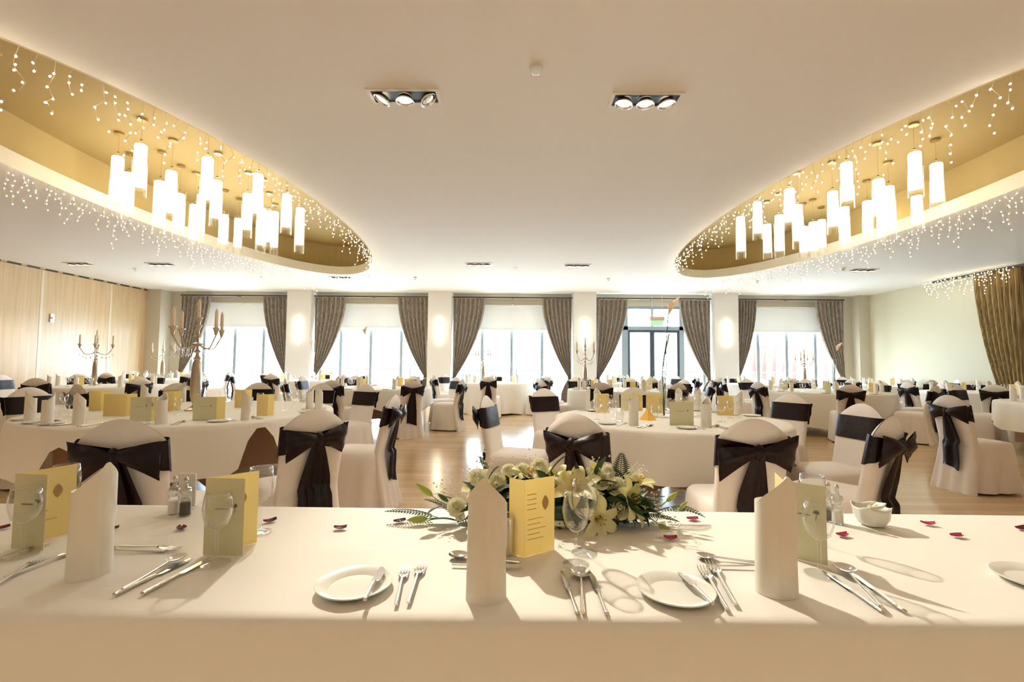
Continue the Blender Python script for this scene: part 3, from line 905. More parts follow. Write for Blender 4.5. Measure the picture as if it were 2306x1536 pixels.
def napkin(x, y, z, label, group, seed=0, rz=0, scale=1.0):
    s = seed % 4
    if s not in NAPK:
        m = napkin_mesh(s); o = obj('folded_napkin', m, 'napkin', None, (x, y, z), (0, 0, rz), smooth='auto'); NAPK[s] = o.data
    else: o = link_mesh('folded_napkin', NAPK[s], None, None, (x, y, z), (0, 0, rz))
    o.scale = (scale,) * 3
    tag(o, label, 'napkin', group); return o

def scribble(m, x0, x1, z, h, rr, wv=7):
    n = 26
    m.tube([(x0 + (x1 - x0) * i / n, 0, z + h * math.sin(i * 2 * PI / 3.7) * rr.uniform(.3, 1)) for i in range(n + 1)], .0006, 4, False)
def menu_card(base, label, group, height=.178, text_on=2, detail=True, swap=False):
    """standing folded card through the points base[0..2] on the table; fold at base[1]"""
    S = Vector(base[1]); t = thing('menu_card', tuple(S), 0, label, 'menu card', group)
    for k, e in enumerate((base[0], base[2])):
        d = Vector(e) - S; L = d.length; ang = math.atan2(d.y, d.x)
        face = ('card_cover', 'card_inside')[k] if not swap else 'card_inside'
        p = obj('card_panel', MB().box(0, L, -.0004, .0004, 0, height), face, t, rot=(0, 0, ang))
        if not detail: continue
        # printing sits on the side turned to the viewer
        nrm = Vector((-d.y, d.x, 0)); toward = (EYE - S); sgn = 1 if nrm.dot(toward) > 0 else -1
        m = MB(); rr = random.Random(int(1000 * L) + k)
        if (k == 0 and not swap):
            scribble(m, L * .25, L * .62, height * .60, .0025, rr)
            ink = 'ink'
            cx, cz = L * .76, height * .62
            m.tube([(cx - .001, 0, cz - .014), (cx + .001, 0, cz)], .0005, 4)
            for q in range(14):
                a = rr.uniform(0, 6.3); r0 = rr.uniform(.001, .0065); m.ball((cx + r0 * math.cos(a), 0, cz + .004 + r0 * .7 * math.sin(a)), .0018, 5, 3)
        elif k == 0: continue
        else:
            ink = 'ink_brown'
            for q in range(9):
                wz = height * (.80 - .065 * q) - (.012 if q > 3 else 0); ww = L * rr.uniform(.35, .6)
                if q < 4: scribble(m, L * .08, L * (.08 + .30), wz, .0012, rr)
                else: scribble(m, L * .10, L * .10 + ww, wz, .0012, rr)
            m.grid(lambda u, v: (L * .68 + .010 * (2 * u - 1) * math.sin(PI * v) ** .8, 0, height * (.56 + .20 * v)), 4, 8)
        pr = obj('printing', m, ink, p, (0, sgn * .0012, 0))
    return t

# ================================================================ the flower table in front
m = MB()
HX0, HX1, HY0, HY1 = -2.7, 2.7, .850, 1.492
rr = random.Random(5)
def topz(x, y):
    return .7485 + .0007 * math.sin(x * 7 + 2 * y) * math.sin(y * 9 + x * 2) + .0006 * math.sin(x * 13 - y * 21) * math.sin(y * 6 + 1) + .0005 * abs(math.sin(x * 4 + y * 11)) ** 6
def cl(u, v):
    x = HX0 + (HX1 - HX0) * u
    prof = [(-.085, .02), (-.07, .25), (-.045, .50), (-.022, .66), (-.012, .715), (-.008, .732), (-.003, .742), (.006, .7475), (.02, .7492)]
    i = int(round(v * 46))
    wob = .010 * math.sin(x * 1.1 + .5)
    if i <= 8:
        dy, z = prof[i]; f = max(0, .75 - z)
        return (x, HY0 + wob + dy + f * (.035 * math.sin(x * 8.3) + .02 * math.sin(x * 14.1 + 1)), z)
    if i <= 38:
        s = (i - 8) / 30; y = HY0 + .02 + wob * (1 - s) + (HY1 - HY0 - .04) * s
        return (x, y, topz(x, y))
    j = i - 38; dy, z = prof[8 - j]; f = max(0, .75 - z)
    return (x, HY1 - dy - f * (.03 * math.sin(x * 7.3) + .02 * math.sin(x * 12.1 + 1)), z)
m.grid(cl, 260, 46)
o = obj('tablecloth', m, 'cloth', smooth=True); tag(o, 'long white cloth over the rectangular table in the foreground', 'tablecloth')
TZ = .7502
t = thing('trestle_table', (0, (HY0 + HY1) / 2, 0), 0, 'long trestle table under the foreground cloth', 'table')
obj('table_top', MB().box(HX0 + .05, HX1 - .05, -.30, .30, .70, .735), 'brown_wood', t, bevel=.004)
for sx in (-1, 1):
    for sy in (-1, 1): obj('leg', MB().box(sx * 2.4 - .02, sx * 2.4 + .02, sy * .26 - .02, sy * .26 + .02, 0, .70), 'black', t)

G = 'settings on the foreground table'
for (px, py, lab, sd, rz) in ((203, 1292, 'tall rolled white napkin at the left of the foreground table', 0, 1.1), (1096, 1345, 'tall rolled white napkin in the middle of the foreground table', 1, .15), (1750, 1332, 'tall rolled white napkin at the right of the foreground table', 2, -.2)):
    p = at(px, py, .75); napkin(p.x, p.y, .749, lab, 'napkins on the foreground table', sd, rz, 1.03)
# menus
for b, lab, sw in ((((97, 1240), (25, 1236), (166, 1198)), 'folded cream menu card standing at the far left of the foreground table', False),
               (((546, 1252), (457, 1250), (578, 1222)), 'folded cream menu card standing behind the wine glass on the left', False),
               (((1146, 1246), (1180, 1255), (1248, 1237)), 'open yellow menu card with its text showing beside the flower arrangement', True),
               (((1864, 1274), (1768, 1252), (1748, 1222)), 'folded cream menu card standing behind the right napkin', False)):
    menu_card([at(*q, .7495) for q in b], lab, 'menu cards on the foreground table', swap=sw)
# glasses
for px, py, kd, lab in ((1297, 1272, 'red', 'wine glass standing nearest in front of the flowers'), (1316, 1246, 'big', 'taller wine glass close behind the one before the flowers'),
                        (50, 1252, 'red', 'wine glass before the far left menu card'), (142, 1194, 'big', 'wine glass at the right edge of the far left menu card'),
                        (486, 1270, 'red', 'wine glass in front of the second menu card'), (584, 1200, 'big', 'wine glass half hidden behind the second menu card'),
                        (1846, 1294, 'red', 'wine glass in front of the right menu card'), (1832, 1222, 'big', 'wine glass behind the right menu card')):
    p = at(px, py, TZ); put(kd, lambda kd=kd: glass_thing(kd, 'x'), (p.x, p.y, TZ), 0, lab, 'wine glasses on the foreground table')
# plates with butter knives
for px, py, k0, k1, lab in ((799, 1324, (822, 1352), (862, 1278), 'in front of the viewer left of centre'), (1521, 1338, (1606, 1362), (1530, 1290), 'right of centre'), (2338, 1312, (2390, 1330), (2330, 1285), 'at the right picture edge')):
    p = at(px, py, TZ); put('plate', plate_thing, (p.x, p.y, TZ), 0, 'small round white side plate %s' % lab, 'side plates on the foreground table', 1.0)
    a, b = at(*k0, .766), at(*k1, .766); d = b - a
    put('butter', lambda: knife_thing(.165, 1.5), (a.x, a.y, .7645), math.atan2(-d.x, d.y), 'butter knife resting across the side plate %s' % lab, 'butter knives', max(.75, min(1.0, d.length / .165)))
CG = 'cutlery on the foreground table'
lay('fork', fork_thing, .196, (892, 1368), (913, 1280), 'fork nearest the left side plate', CG)
lay('fork', fork_thing, .196, (920, 1364), (951, 1270), 'second fork to the right of the left side plate', CG)
lay('fork', fork_thing, .196, (1636, 1378), (1580, 1280), 'fork nearest the right side plate', CG)
lay('fork', fork_thing, .196, (1655, 1367), (1598, 1268), 'second fork to the right of the right side plate', CG)
lay('fork', fork_thing, .196, (-15, 1325), (88, 1262), 'fork at the left picture edge nearest the viewer', CG)
lay('fork', fork_thing, .196, (10, 1305), (150, 1252), 'fork beside the left napkin', CG)
lay('fork', fork_thing, .196, (-60, 1282), (45, 1246), 'fork furthest into the left picture edge', CG)
lay('knife', knife_thing, .215, (1300, 1384), (1270, 1300), 'knife left of the spoon in the middle setting', CG)
lay('spoon', spoon_thing, .2, (1313, 1383), (1307, 1286), 'round soup spoon of the middle setting', CG)
lay('knife', knife_thing, .215, (1366, 1386), (1330, 1290), 'knife right of the spoon in the middle setting', CG)
lay('knife', knife_thing, .215, (320, 1341), (468, 1262), 'knife of the left setting nearest the glass', CG)
lay('spoon', spoon_thing, .2, (275, 1335), (412, 1258), 'soup spoon of the left setting', CG, lift=.004)
lay('knife', knife_thing, .215, (257, 1343), (385, 1282), 'knife of the left setting under the soup spoon', CG)
lay('knife', knife_thing, .215, (1989, 1382), (1863, 1294), 'knife of the right setting left of the spoon', CG)
lay('spoon', spoon_thing, .2, (1984, 1376), (1892, 1282), 'soup spoon of the right setting', CG, lift=.005)
lay('knife', knife_thing, .215, (2037, 1381), (1928, 1300), 'knife at the right end of the right setting', CG)
DG = 'dessert cutlery on the foreground table'
lay('spoon', spoon_thing, .2, (372, 1243), (262, 1244), 'dessert spoon above the left setting', DG)
lay('fork', fork_thing, .196, (268, 1234), (366, 1238), 'dessert fork above the left setting', DG)
lay('spoon', spoon_thing, .2, (1170, 1268), (1012, 1254), 'dessert spoon behind the middle napkin', DG)
lay('fork', fork_thing, .196, (1018, 1276), (1165, 1280), 'dessert fork behind the middle napkin', DG)
lay('spoon', spoon_thing, .2, (1735, 1272), (1603, 1260), 'dessert spoon behind the right napkin', DG)
lay('fork', fork_thing, .196, (1612, 1279), (1755, 1280), 'dessert fork behind the right napkin', DG)
# steel cup
p = at(1134, 1245, TZ)
t = thing('metal_cup', (p.x, p.y, TZ), 0, 'plain brushed steel cup behind the middle napkin', 'cup')
obj('cup_body', MB().lathe([(.0001, 0), (.024, 0), (.025, .004), (.026, .085), (.024, .085), (.023, .006), (.0001, .006)], 24), 'silver', t, smooth='auto')
obj('cup_lip', MB().lathe([(.0235, .084), (.0275, .086), (.0275, .090), (.0235, .089)], 24), 'chrome', t, smooth=True)
# salt and pepper
def shaker(px, py, fill, lab):
    p = at(px, py, TZ); t = thing('shaker', (p.x, p.y, TZ), 0, lab, 'salt or pepper shaker', 'salt and pepper shakers')
    obj('glass_body', MB().lathe([(.0001, 0), (.0155, 0), (.017, .004), (.0155, .045), (.012, .055), (.0115, .05), (.0001, .05)], 16), 'glass', t, smooth=True)
    obj('contents', MB().lathe([(.0001, .002), (.0148, .002), (.0138, .036), (.0001, .036)], 16), fill, t, smooth='auto')
    obj('shaker_top', MB().lathe([(.0125, .052), (.017, .062), (.014, .078), (.006, .082), (.0045, .098), (.0065, .104), (.0001, .108)], 10), 'crystal', t, smooth=True)
    obj('cap', MB().lathe([(.0001, .0), (.0045, .0), (.0052, .005), (.003, .009), (.0001, .01)], 10), 'pewter', t, (0, 0, .101))
shaker(391, 1156, 'salt', 'glass salt shaker left of the pepper at the table edge'); shaker(416, 1160, 'pepper', 'glass pepper shaker with dark fill beside the white salt')
shaker(1866, 1172, 'pepper', 'glass shaker just right of the right menu card'); shaker(1886, 1178, 'salt', 'glass salt shaker between the right menu card and the bowl')
p = at(404, 1150, TZ)
t = thing('crystal_tray', (p.x, p.y + .03, TZ), 0, 'small white ribbed holder behind the left salt and pepper', 'cruet holder')
obj('holder_back', MB().box(-.027, .027, -.003, .003, 0, .105), 'white_trim', t, bevel=.002)
obj('holder_base', MB().box(-.027, .027, -.012, .012, 0, .006), 'white_trim', t)
# sugar bowl
p = at(1963, 1182, TZ)
t = thing('sugar_bowl', (p.x, p.y, TZ), 0, 'white porcelain bowl heaped with sugar sachets', 'bowl')
m = MB()
def bwl(u, v):
    pr = [(.0001, 0), (.022, 0), (.030, .004), (.039, .022), (.043, .044), (.0445, .050), (.042, .050), (.040, .040), (.034, .02), (.02, .006), (.0001, .005)]
    r, z = pr[int(round(v * 10))]; a = 2 * PI * u
    k = 1 + (.10 * abs(math.cos(2 * a)) if z > .02 else .05 * abs(math.cos(2 * a)))
    return (r * k * math.cos(a + PI / 4), r * k * math.sin(a + PI / 4), z + (.008 * abs(math.cos(2 * a)) ** 3 if z >= .044 else 0))
m.grid(bwl, 40, 10, True); obj('bowl_body', m, 'china', t, smooth=True)
p_ = p
SUG = []
for i in range(9):
    o = obj('sugar_sachet', MB().box(-.020, .020, -.0125, .0125, -.0018, .0018), 'napkin' if i % 3 else 'card_cover', None,
            (p_.x + rr.uniform(-.018, .018), p_.y + rr.uniform(-.018, .018), TZ + .030 + .0035 * i * .9), (rr.uniform(-.5, .5), rr.uniform(-.5, .5), rr.uniform(0, 3)), bevel=.001)
    tag(o, 'paper sugar sachet in the white bowl, ' + ('lowest', 'second', 'third', 'fourth', 'fifth', 'sixth', 'seventh', 'eighth', 'topmost')[i] + ' of the heap', 'sugar sachet', 'sugar sachets in the bowl')
# petals
def petal_mesh(sd):
    r_ = random.Random(sd); m = MB(); c1, c2 = r_.uniform(.25, .6), r_.uniform(-.2, .3)
    for f in (0, 1):
        m.grid(lambda u, v: ((u - .5) * .034, (v - .5) * .024 * math.sin(PI * (.06 + .9 * u)) ** .6, .0015 + c1 * ((u - .5) ** 2) * .03 + .5 * ((v - .5) ** 2) * .035 + (.0006 if f else 0) + c2 * (u - .5) * (v - .5) * .02), 10, 6)
    return m
PT = [petal_mesh(k) for k in range(3)]
for i, (px, py, k, rz, pk) in enumerate(((250, 1194, 0, .3, 0), (409, 1192, 1, 2.2, 0), (608, 1176, 2, .6, 0), (766, 1192, 0, .1, 0), (900, 1176, 1, .4, 0), (1058, 1224, 2, 1.5, 0), (1510, 1215, 0, -.1, 1),
                         (1560, 1171, 1, .05, 1), (1897, 1208, 0, .2, 1), (2090, 1182, 2, -.4, 1), (2155, 1209, 1, .1, 1), (2300, 1193, 2, .2, 0), (2, 1192, 1, .9, 0))):
    p = at(px, py, TZ); o = obj('rose_petal', PT[k], 'petal_pink' if pk else 'petal_red', None, (p.x, p.y, TZ), (0, 0, rz), smooth=True)
    if i == 5: o.scale = (.5, .5, .5)
    tag(o, 'red petal on the foreground cloth, ' + {0: 'beside the left napkin', 1: 'in front of the left pepper shaker', 2: 'right of the second menu card', 3: 'curled like a boat left of the flowers', 4: 'under the left fern tip', 5: 'tiny one at the middle napkin', 6: 'bright pink just right of the flowers', 7: 'under the right fern tip', 8: 'curled pink between menu card and bowl', 9: 'pink one right of the bowl', 10: 'pink one furthest right but one', 11: 'at the right picture edge', 12: 'at the left picture edge'}[i], 'petal', 'petals on the foreground cloth')

# ================================================================ flower arrangement on the foreground table
FA = at(1262, 1178, TZ)
FD = FA.y                                    # its middle stands this far into the room
fa = thing('flower_arrangement', (FA.x, FA.y, TZ), 0, 'long low arrangement of white lilies and roses with ferns', 'flower arrangement')
def loc(px, py, dy=0):
    p = at_depth(px, py, FD + dy); return Vector((p.x - FA.x, p.y - FA.y, max(.004, p.z - TZ)))
obj('dish', MB().lathe([(.0001, 0), (.08, 0), (.11, .012), (.112, .026), (.106, .026), (.08, .012), (.0001, .012)], 30, sx=1.25, sy=.55), 'white_trim', fa, smooth='auto')
obj('foam_block', MB().box(-.16, .16, -.055, .055, .012, .06), 'leaf_dark', fa, bevel=.015)
rf = random.Random(21)
def frame_to(d):
    return Vector(d).normalized().to_track_quat('Z', 'X').to_matrix()
def lily(name, c, d, size, openess=1.0):
    M = frame_to(d); m = MB()
    for k in range(6):
        a = 2 * PI * k / 6 + rf.uniform(-.12, .12); L = size * rf.uniform(.92, 1.08); wv = (.44 if k % 2 else .54) * size
        for f in (0, 1):
            def fn(u, v):
                q = u * 2 - 1; r = L * (.16 + .84 * math.sin(min(1, v * 1.02) * PI / 2 * openess) if openess > .8 else .25 + .45 * v) * (v ** .6)
                z = L * (.95 * v - .55 * openess * v ** 3.2)
                wd = wv * .5 * math.sin(PI * (.04 + .94 * v)) ** .8
                lx = r; ly = q * wd; lz = z + .10 * L * q * q * (1 - v) - (.0012 if f else 0)
                x = lx * math.cos(a) - ly * math.sin(a); y = lx * math.sin(a) + ly * math.cos(a)
                return M @ Vector((x, y, lz))
            m.grid(fn, 4, 9)
    fl = obj(name, m, 'lily', fa, tuple(c), smooth=True)
    m = MB()
    for k in range(5):
        a = k * 1.257; e = Vector((math.cos(a) * .16 * size, math.sin(a) * .16 * size, .62 * size))
        m.tube([M @ Vector((0, 0, .05 * size)), M @ (e * .6), M @ e], .0009, 4); m.ball(M @ e, .0035, 6, 4, .6)
    obj('stamen', m, 'stamen', fl)
def rose(c, d, size):
    M = frame_to(d); m = MB()
    for ring, (n, r0, h, tl) in enumerate(((4, .25, .95, 0), (5, .5, .85, .1), (6, .78, .62, .25), (6, 1.0, .35, .5))):
        for k in range(n):
            a0 = 2 * PI * k / n + ring * .5; sp = 2 * PI / n * .72
            def fn(u, v):
                a = a0 + (u - .5) * 2 * sp; r = size * r0 * (.45 + .55 * math.sin(v * PI * .55)) + size * tl * .35 * v ** 3
                z = size * (h * v * 1.05 - .28 * r0 - tl * .25 * v ** 4) + size * .08 * math.cos((u - .5) * 3)
                return M @ Vector((r * math.cos(a), r * math.sin(a), z))
            m.grid(fn, 6, 5)
    obj('rose', m, 'rose', fa, tuple(c), smooth=True)
def bud(c, d, L, mt='bud_green'):
    M = frame_to(d); m = MB()
    m.grid(lambda u, v: M @ Vector((L * .17 * math.sin(PI * (.02 + .95 * v ** .85)) * (1 + .10 * math.cos(6 * PI * u)) * math.cos(2 * PI * u), L * .17 * math.sin(PI * (.02 + .95 * v ** .85)) * (1 + .10 * math.cos(6 * PI * u)) * math.sin(2 * PI * u), L * v)), 12, 10, True)
    m.tube([M @ Vector((0, 0, .02 * L)), M @ Vector((0, 0, -.5 * L))], .0018, 5)
    obj('lily_bud', m, mt, fa, tuple(c), smooth=True)
def leaf(a, b, wd, mt, sag=.0, roll=0):
    a, b = Vector(a), Vector(b); d = b - a; s = d.cross(Vector((0, .3, 1))).normalized(); s = Matrix.Rotation(roll, 3, d.normalized()) @ s; n = s.cross(d).normalized(); m = MB(); L = d.length
    for f in (0, 1):
        def fn(u, v):
            q = u * 2 - 1; w_ = wd * math.sin(PI * (.02 + .97 * v)) ** .9 * .5
            return a + d * v + s * (q * w_) + n * (.25 * w_ * q * q + (.001 if f else 0)) + Vector((0, 0, sag * L * math.sin(PI * v)))
        m.grid(fn, 4, 9)
    obj('leaf', m, mt, fa, smooth=True)
def fern(a, b, wd, sag=.1, mt='leaf_fern', n=15):
    a, b = Vector(a), Vector(b); d = b - a; s = d.cross(Vector((.05, .6, .8))).normalized(); m = MB(); L = d.length
    P = lambda v: a + d * v + Vector((0, 0, sag * L * math.sin(PI * v)))
    m.tube([P(i / 10) for i in range(11)], .0012, 5)
    dn = d.normalized()
    for i in range(n):
        v = .10 + .88 * i / n; ll = wd * (1 - ((v - .25) / .78) ** 2 if v > .25 else .75 + v) * .5
        for q in (-1, 1):
            p0 = P(v); p1 = p0 + s * (q * ll) + dn * (ll * .45); mid = (p0 + p1) / 2; w2 = L * .36 / n
            m.add([p0, mid + dn * w2, p1, mid - dn * w2, p0 + Vector((0, 0, .0006)), mid + dn * w2 + Vector((0, 0, .0012)), p1, mid - dn * w2 + Vector((0, 0, .0012))], [(0, 1, 2, 3), (4, 7, 6, 5)])
    obj('fern_frond', m, mt, fa)
# ferns
fern(loc(985, 1165), loc(866, 1152), .055, .05, n=16); fern(loc(1040, 1170), loc(955, 1125), .05, .1)
fern(loc(1480, 1150, .02), loc(1588, 1165, .02), .05, .12); fern(loc(1440, 1160), loc(1530, 1175, -.03), .045, .05)
fern(loc(1395, 1115, .03), loc(1400, 1018, .03), .07, 0, 'leaf_dark', 18); fern(loc(1420, 1110, .03), loc(1376, 1050, .04), .06, 0, 'leaf_dark')
fern(loc(1240, 1150), loc(1260, 1216, -.06), .06, 0, 'leaf_dark'); fern(loc(1270, 1160), loc(1300, 1212, -.06), .06, 0, 'leaf_dark')
fern(loc(1100, 1060, .05), loc(1080, 1028, .05), .03, 0)
# lily leaves
for a, b, w_, mt in (((1040, 1180), (958, 1196), .03, 'leaf_dark'), ((1060, 1185), (1030, 1195), .04, 'leaf_dark'), ((1235, 1070), (1278, 1025), .022, 'leaf_mid'), ((1302, 1120), (1298, 1040), .020, 'leaf_dark'),
                     ((1335, 1090), (1365, 1028), .024, 'leaf_mid'), ((1330, 1090), (1390, 1088), .020, 'leaf_dark'), ((1325, 1185), (1384, 1220), .032, 'leaf_dark'), ((1370, 1160), (1392, 1202), .03, 'leaf_dark'),
                     ((1440, 1150), (1462, 1202), .035, 'leaf_dark'), ((1430, 1140), (1500, 1170), .035, 'leaf_mid'), ((1400, 1120), (1440, 1085), .05, 'leaf_mid'), ((1290, 1150), (1260, 1205), .04, 'leaf_dark'),
                     ((1000, 1140), (960, 1160), .025, 'leaf_dark'), ((1080, 1120), (1040, 1085), .03, 'leaf_dark'), ((1100, 1080), (1125, 1050), .03, 'leaf_mid'), ((1400, 1100), (1345, 1130), .03, 'leaf_dark'),
                     ((1050, 1150), (1000, 1118), .022, 'leaf_mid'), ((1450, 1140), (1500, 1118), .025, 'leaf_mid'), ((1160, 1190), (1110, 1206), .03, 'leaf_dark'), ((1220, 1170), (1190, 1210), .04, 'leaf_dark')):
    leaf(loc(*a, rf.uniform(-.03, .03)), loc(*b, rf.uniform(-.04, .0)), w_, mt, .08)
for i in range(360):   # dense greenery filling the body
    q = rf.uniform(0, 2 * PI); k = rf.uniform(.5, 1.06)
    ex = 1262 + math.cos(q) * 225 * k; ey = 1148 - math.sin(q) * (88 if math.sin(q) > 0 else 58) * k
    dy = rf.uniform(-.085, .06) if math.sin(q) < .4 else rf.uniform(-.02, .08)
    e = loc(ex, ey, dy); e.z = max(.014, e.z)
    w_ = e.x * rf.uniform(.3, .85); a = Vector((w_, e.y * .2, rf.uniform(.0, .05)))
    leaf(a, e, rf.uniform(.022, .040), rf.choice(('leaf_dark', 'leaf_dark', 'leaf_mid')), rf.uniform(.05, .3), rf.uniform(-1.3, 1.3))
# lilies
lily('lily', loc(1300, 1108, -.03), (-.15, -.7, .9), .075); lily('lily', loc(1335, 1082, .02), (.5, -.5, .9), .060, .75)
lily('lily', loc(1405, 1130, -.03), (.75, -.6, .35), .070); lily('lily', loc(1340, 1168, -.06), (.35, -.9, .1), .062)
lily('lily', loc(1140, 1098, .02), (-.15, -.5, 1), .055, .7); lily('lily', loc(1190, 1080, .04), (.2, -.3, 1), .055); lily('lily', loc(1262, 1085, .03), (-.4, -.5, .8), .050)
lily('lily', loc(1085, 1105, .02), (-.5, -.5, .7), .055); lily('lily', loc(1040, 1150, -.03), (-.4, -.9, .2), .040, .6); lily('lily', loc(1435, 1095, .03), (.3, -.3, 1), .050, .9)
# roses
for px, py, dy, sz in ((1350, 1080, -.01, .027), (1388, 1095, -.01, .025), (1395, 1148, -.05, .025), (1075, 1075, .0, .024), (1120, 1085, -.01, .024), (1112, 1125, -.04, .020), (1028, 1140, -.05, .023),
                       (1250, 1095, -.02, .025), (1175, 1060, .05, .022), (1368, 1062, .03, .020), (1215, 1050, .05, .024), (1145, 1060, .05, .020)):
    rose(loc(px, py, dy), (rf.uniform(-.3, .3), -.8, .6), sz)
# buds
for px, py, d, L, mt in ((975, 1118, (-1, 0, .75), .062, 'bud_green'), (965, 1168, (-1, -.2, -.02), .06, 'bud_green'), (1322, 1108, (1, -.3, -.05), .050, 'bud_green'), (1500, 1130, (.9, 0, .75), .045, 'bud_green'),
                         (1482, 1180, (.7, -.4, -.45), .055, 'bud_green'), (1010, 1130, (-.7, 0, .5), .04, 'leaf_mid'), (1530, 1145, (.6, 0, .5), .03, 'bud_green')):
    bud(loc(px, py, -.02), d, L, mt)
m = MB()   # sprays of tiny white filler flowers
for cx, cy, n, sp in ((1090, 1040, 26, 26), (1065, 1070, 30, 30), (1000, 1105, 22, 30), (1440, 1060, 30, 28), (1470, 1120, 30, 30), (1500, 1165, 28, 30), (1420, 1190, 22, 30), (1180, 1040, 20, 30), (1350, 1050, 20, 25), (1060, 1180, 14, 22)):
    base = loc(cx + (1262 - cx) * .4, cy + 45)
    for k in range(n):
        p = loc(cx + rf.gauss(0, sp * .6), cy + rf.gauss(0, sp * .45), rf.uniform(-.03, .03)); m.ball(p, rf.uniform(.0018, .0034), 5, 3)
        if k % 4 == 0: m.tube([base, p], .0005, 3, False)
o = obj('filler_blossom', m, 'tiny_white', fa); o['kind'] = 'stuff'

# ================================================================ tall table centres
def candelabra(x, y, z, s, label, group):
    t = thing('candelabra', (x, y, z), .35 if y > 5 else .92, label, 'candelabra', group)
    prof = [(.0001, 0), (.085, 0), (.085, .012), (.06, .022), (.03, .04), (.022, .06), (.035, .09), (.045, .13), (.048, .20), (.044, .34), (.036, .44), (.024, .47), (.034, .485), (.02, .50), (.014, .53), (.03, .55), (.012, .57), (.012, .60), (.04, .615), (.045, .625), (.012, .64),
            (.010, .68), (.028, .70), (.010, .72), (.012, .76), (.026, .785), (.030, .80), (.0001, .80)]
    obj('stem', MB().lathe([(r * s, h * s) for r, h in prof], 16), 'pewter', t, smooth='auto')
    cm = MB(); cm.lathe([(.0001, 0), (.0165, 0), (.0145, .17), (.004, .195), (.0001, .20)], 12)
    tips = [(0, 0, .80)]
    for k in range(4):
        a = PI / 2 * k + .3; c, sn = math.cos(a), math.sin(a)
        R_ = .235
        pts = [(c * R_ * q, sn * R_ * q, .63 - .055 * math.sin(q * PI) + (.07 * max(0, q - .7) / .3)) for q in [i / 10 for i in range(11)]]
        obj('arm', MB().tube([Vector(p) * s for p in pts], .007 * s, 6), 'pewter', t, smooth=True)
        tips.append((c * R_, sn * R_, .70))
        for q, dz in ((.35, .06), (.6, .07), (.8, .06), (1.0, .045)):
            zz = .63 - .055 * math.sin(q * PI) - .02; cr = MB()
            cr.tube([(c * R_ * q * s, sn * R_ * q * s, (zz + .015) * s), (c * R_ * q * s, sn * R_ * q * s, (zz - dz * .4) * s)], .001, 3)
            cr.lathe([(.0001, -.045 * s), (.014 * s, -.022 * s), (.010 * s, -.006 * s), (.0001, .0)], 6, (c * R_ * q * s, sn * R_ * q * s, (zz - dz * .4) * s))
            obj('crystal_drop', cr, 'crystal', t)
    for tx, ty, tz in tips:
        p = Vector((tx, ty, tz)) * s
        cup = obj('candle_cup', MB().lathe([(.0001, 0), (.012 * s, 0), (.016 * s, .02 * s), (.024 * s, .055 * s), (.034 * s, .065 * s), (.034 * s, .07 * s), (.018 * s, .066 * s), (.012 * s, .05 * s), (.0001, .05 * s)], 14), 'pewter', t, tuple(p), smooth='auto')
        cd = obj('candle', cm, 'candle', cup, (0, 0, .05 * s), smooth='auto'); cd.scale = (s, s, s)
        obj('wick', MB().tube([(0, 0, .0), (.001, 0, .012)], .001, 4), 'black', cup, (0, 0, (.05 + .188) * s))
    return t
def lily_vase(x, y, z, H, label, group, lean=1, twist=False):
    t = thing('lily_vase', (x, y, z), 0, label, 'vase', group)
    v = obj('vase', MB().lathe([(.0001, 0), (.045, 0), (.045, .006), (.012, .02), (.014, .06), (.03, H * .95), (.0315, H), (.029, H), (.027, H * .94), (.011, .07), (.0001, .05)], 18), 'glass', t, smooth=True)
    top = H + (.30 if twist else .16)
    for k in range(3 if twist else 1):
        m = MB(); ph = k * 2.1
        pts = [(.014 * math.cos(ph + q * 7) * (1 if twist else .3) * math.sin(PI * min(1, q * 1.1)) + lean * .05 * q ** 3, .012 * math.sin(ph + q * 7), .02 + (top - .02) * q * (1 if k == 0 else .8)) for q in [i / 22 for i in range(23)]]
        m.tube(pts, .0045 if k == 0 else .0035, 6); obj('stem', m, 'leaf_mid', t, smooth=True)
    end = Vector(( lean * .05, 0, top)); m = MB()
    def fn(u, v):
        a = 2 * PI * u; r = .008 + .050 * v ** 1.4 * (1 + .3 * math.cos(a))
        return (end.x + lean * .03 * v + r * math.cos(a), r * .8 * math.sin(a), end.z - .005 + .10 * v + .06 * v ** 2 * max(0, math.cos(a)) * 1.0)
    m.grid(fn, 18, 10, True); obj('calla_bloom', m, 'peach', t, smooth=True)
    obj('spadix', MB().tube([end + Vector((0, 0, .01)), end + Vector((lean * .02, 0, .08))], .005, 6), 'stamen', t)
    return t

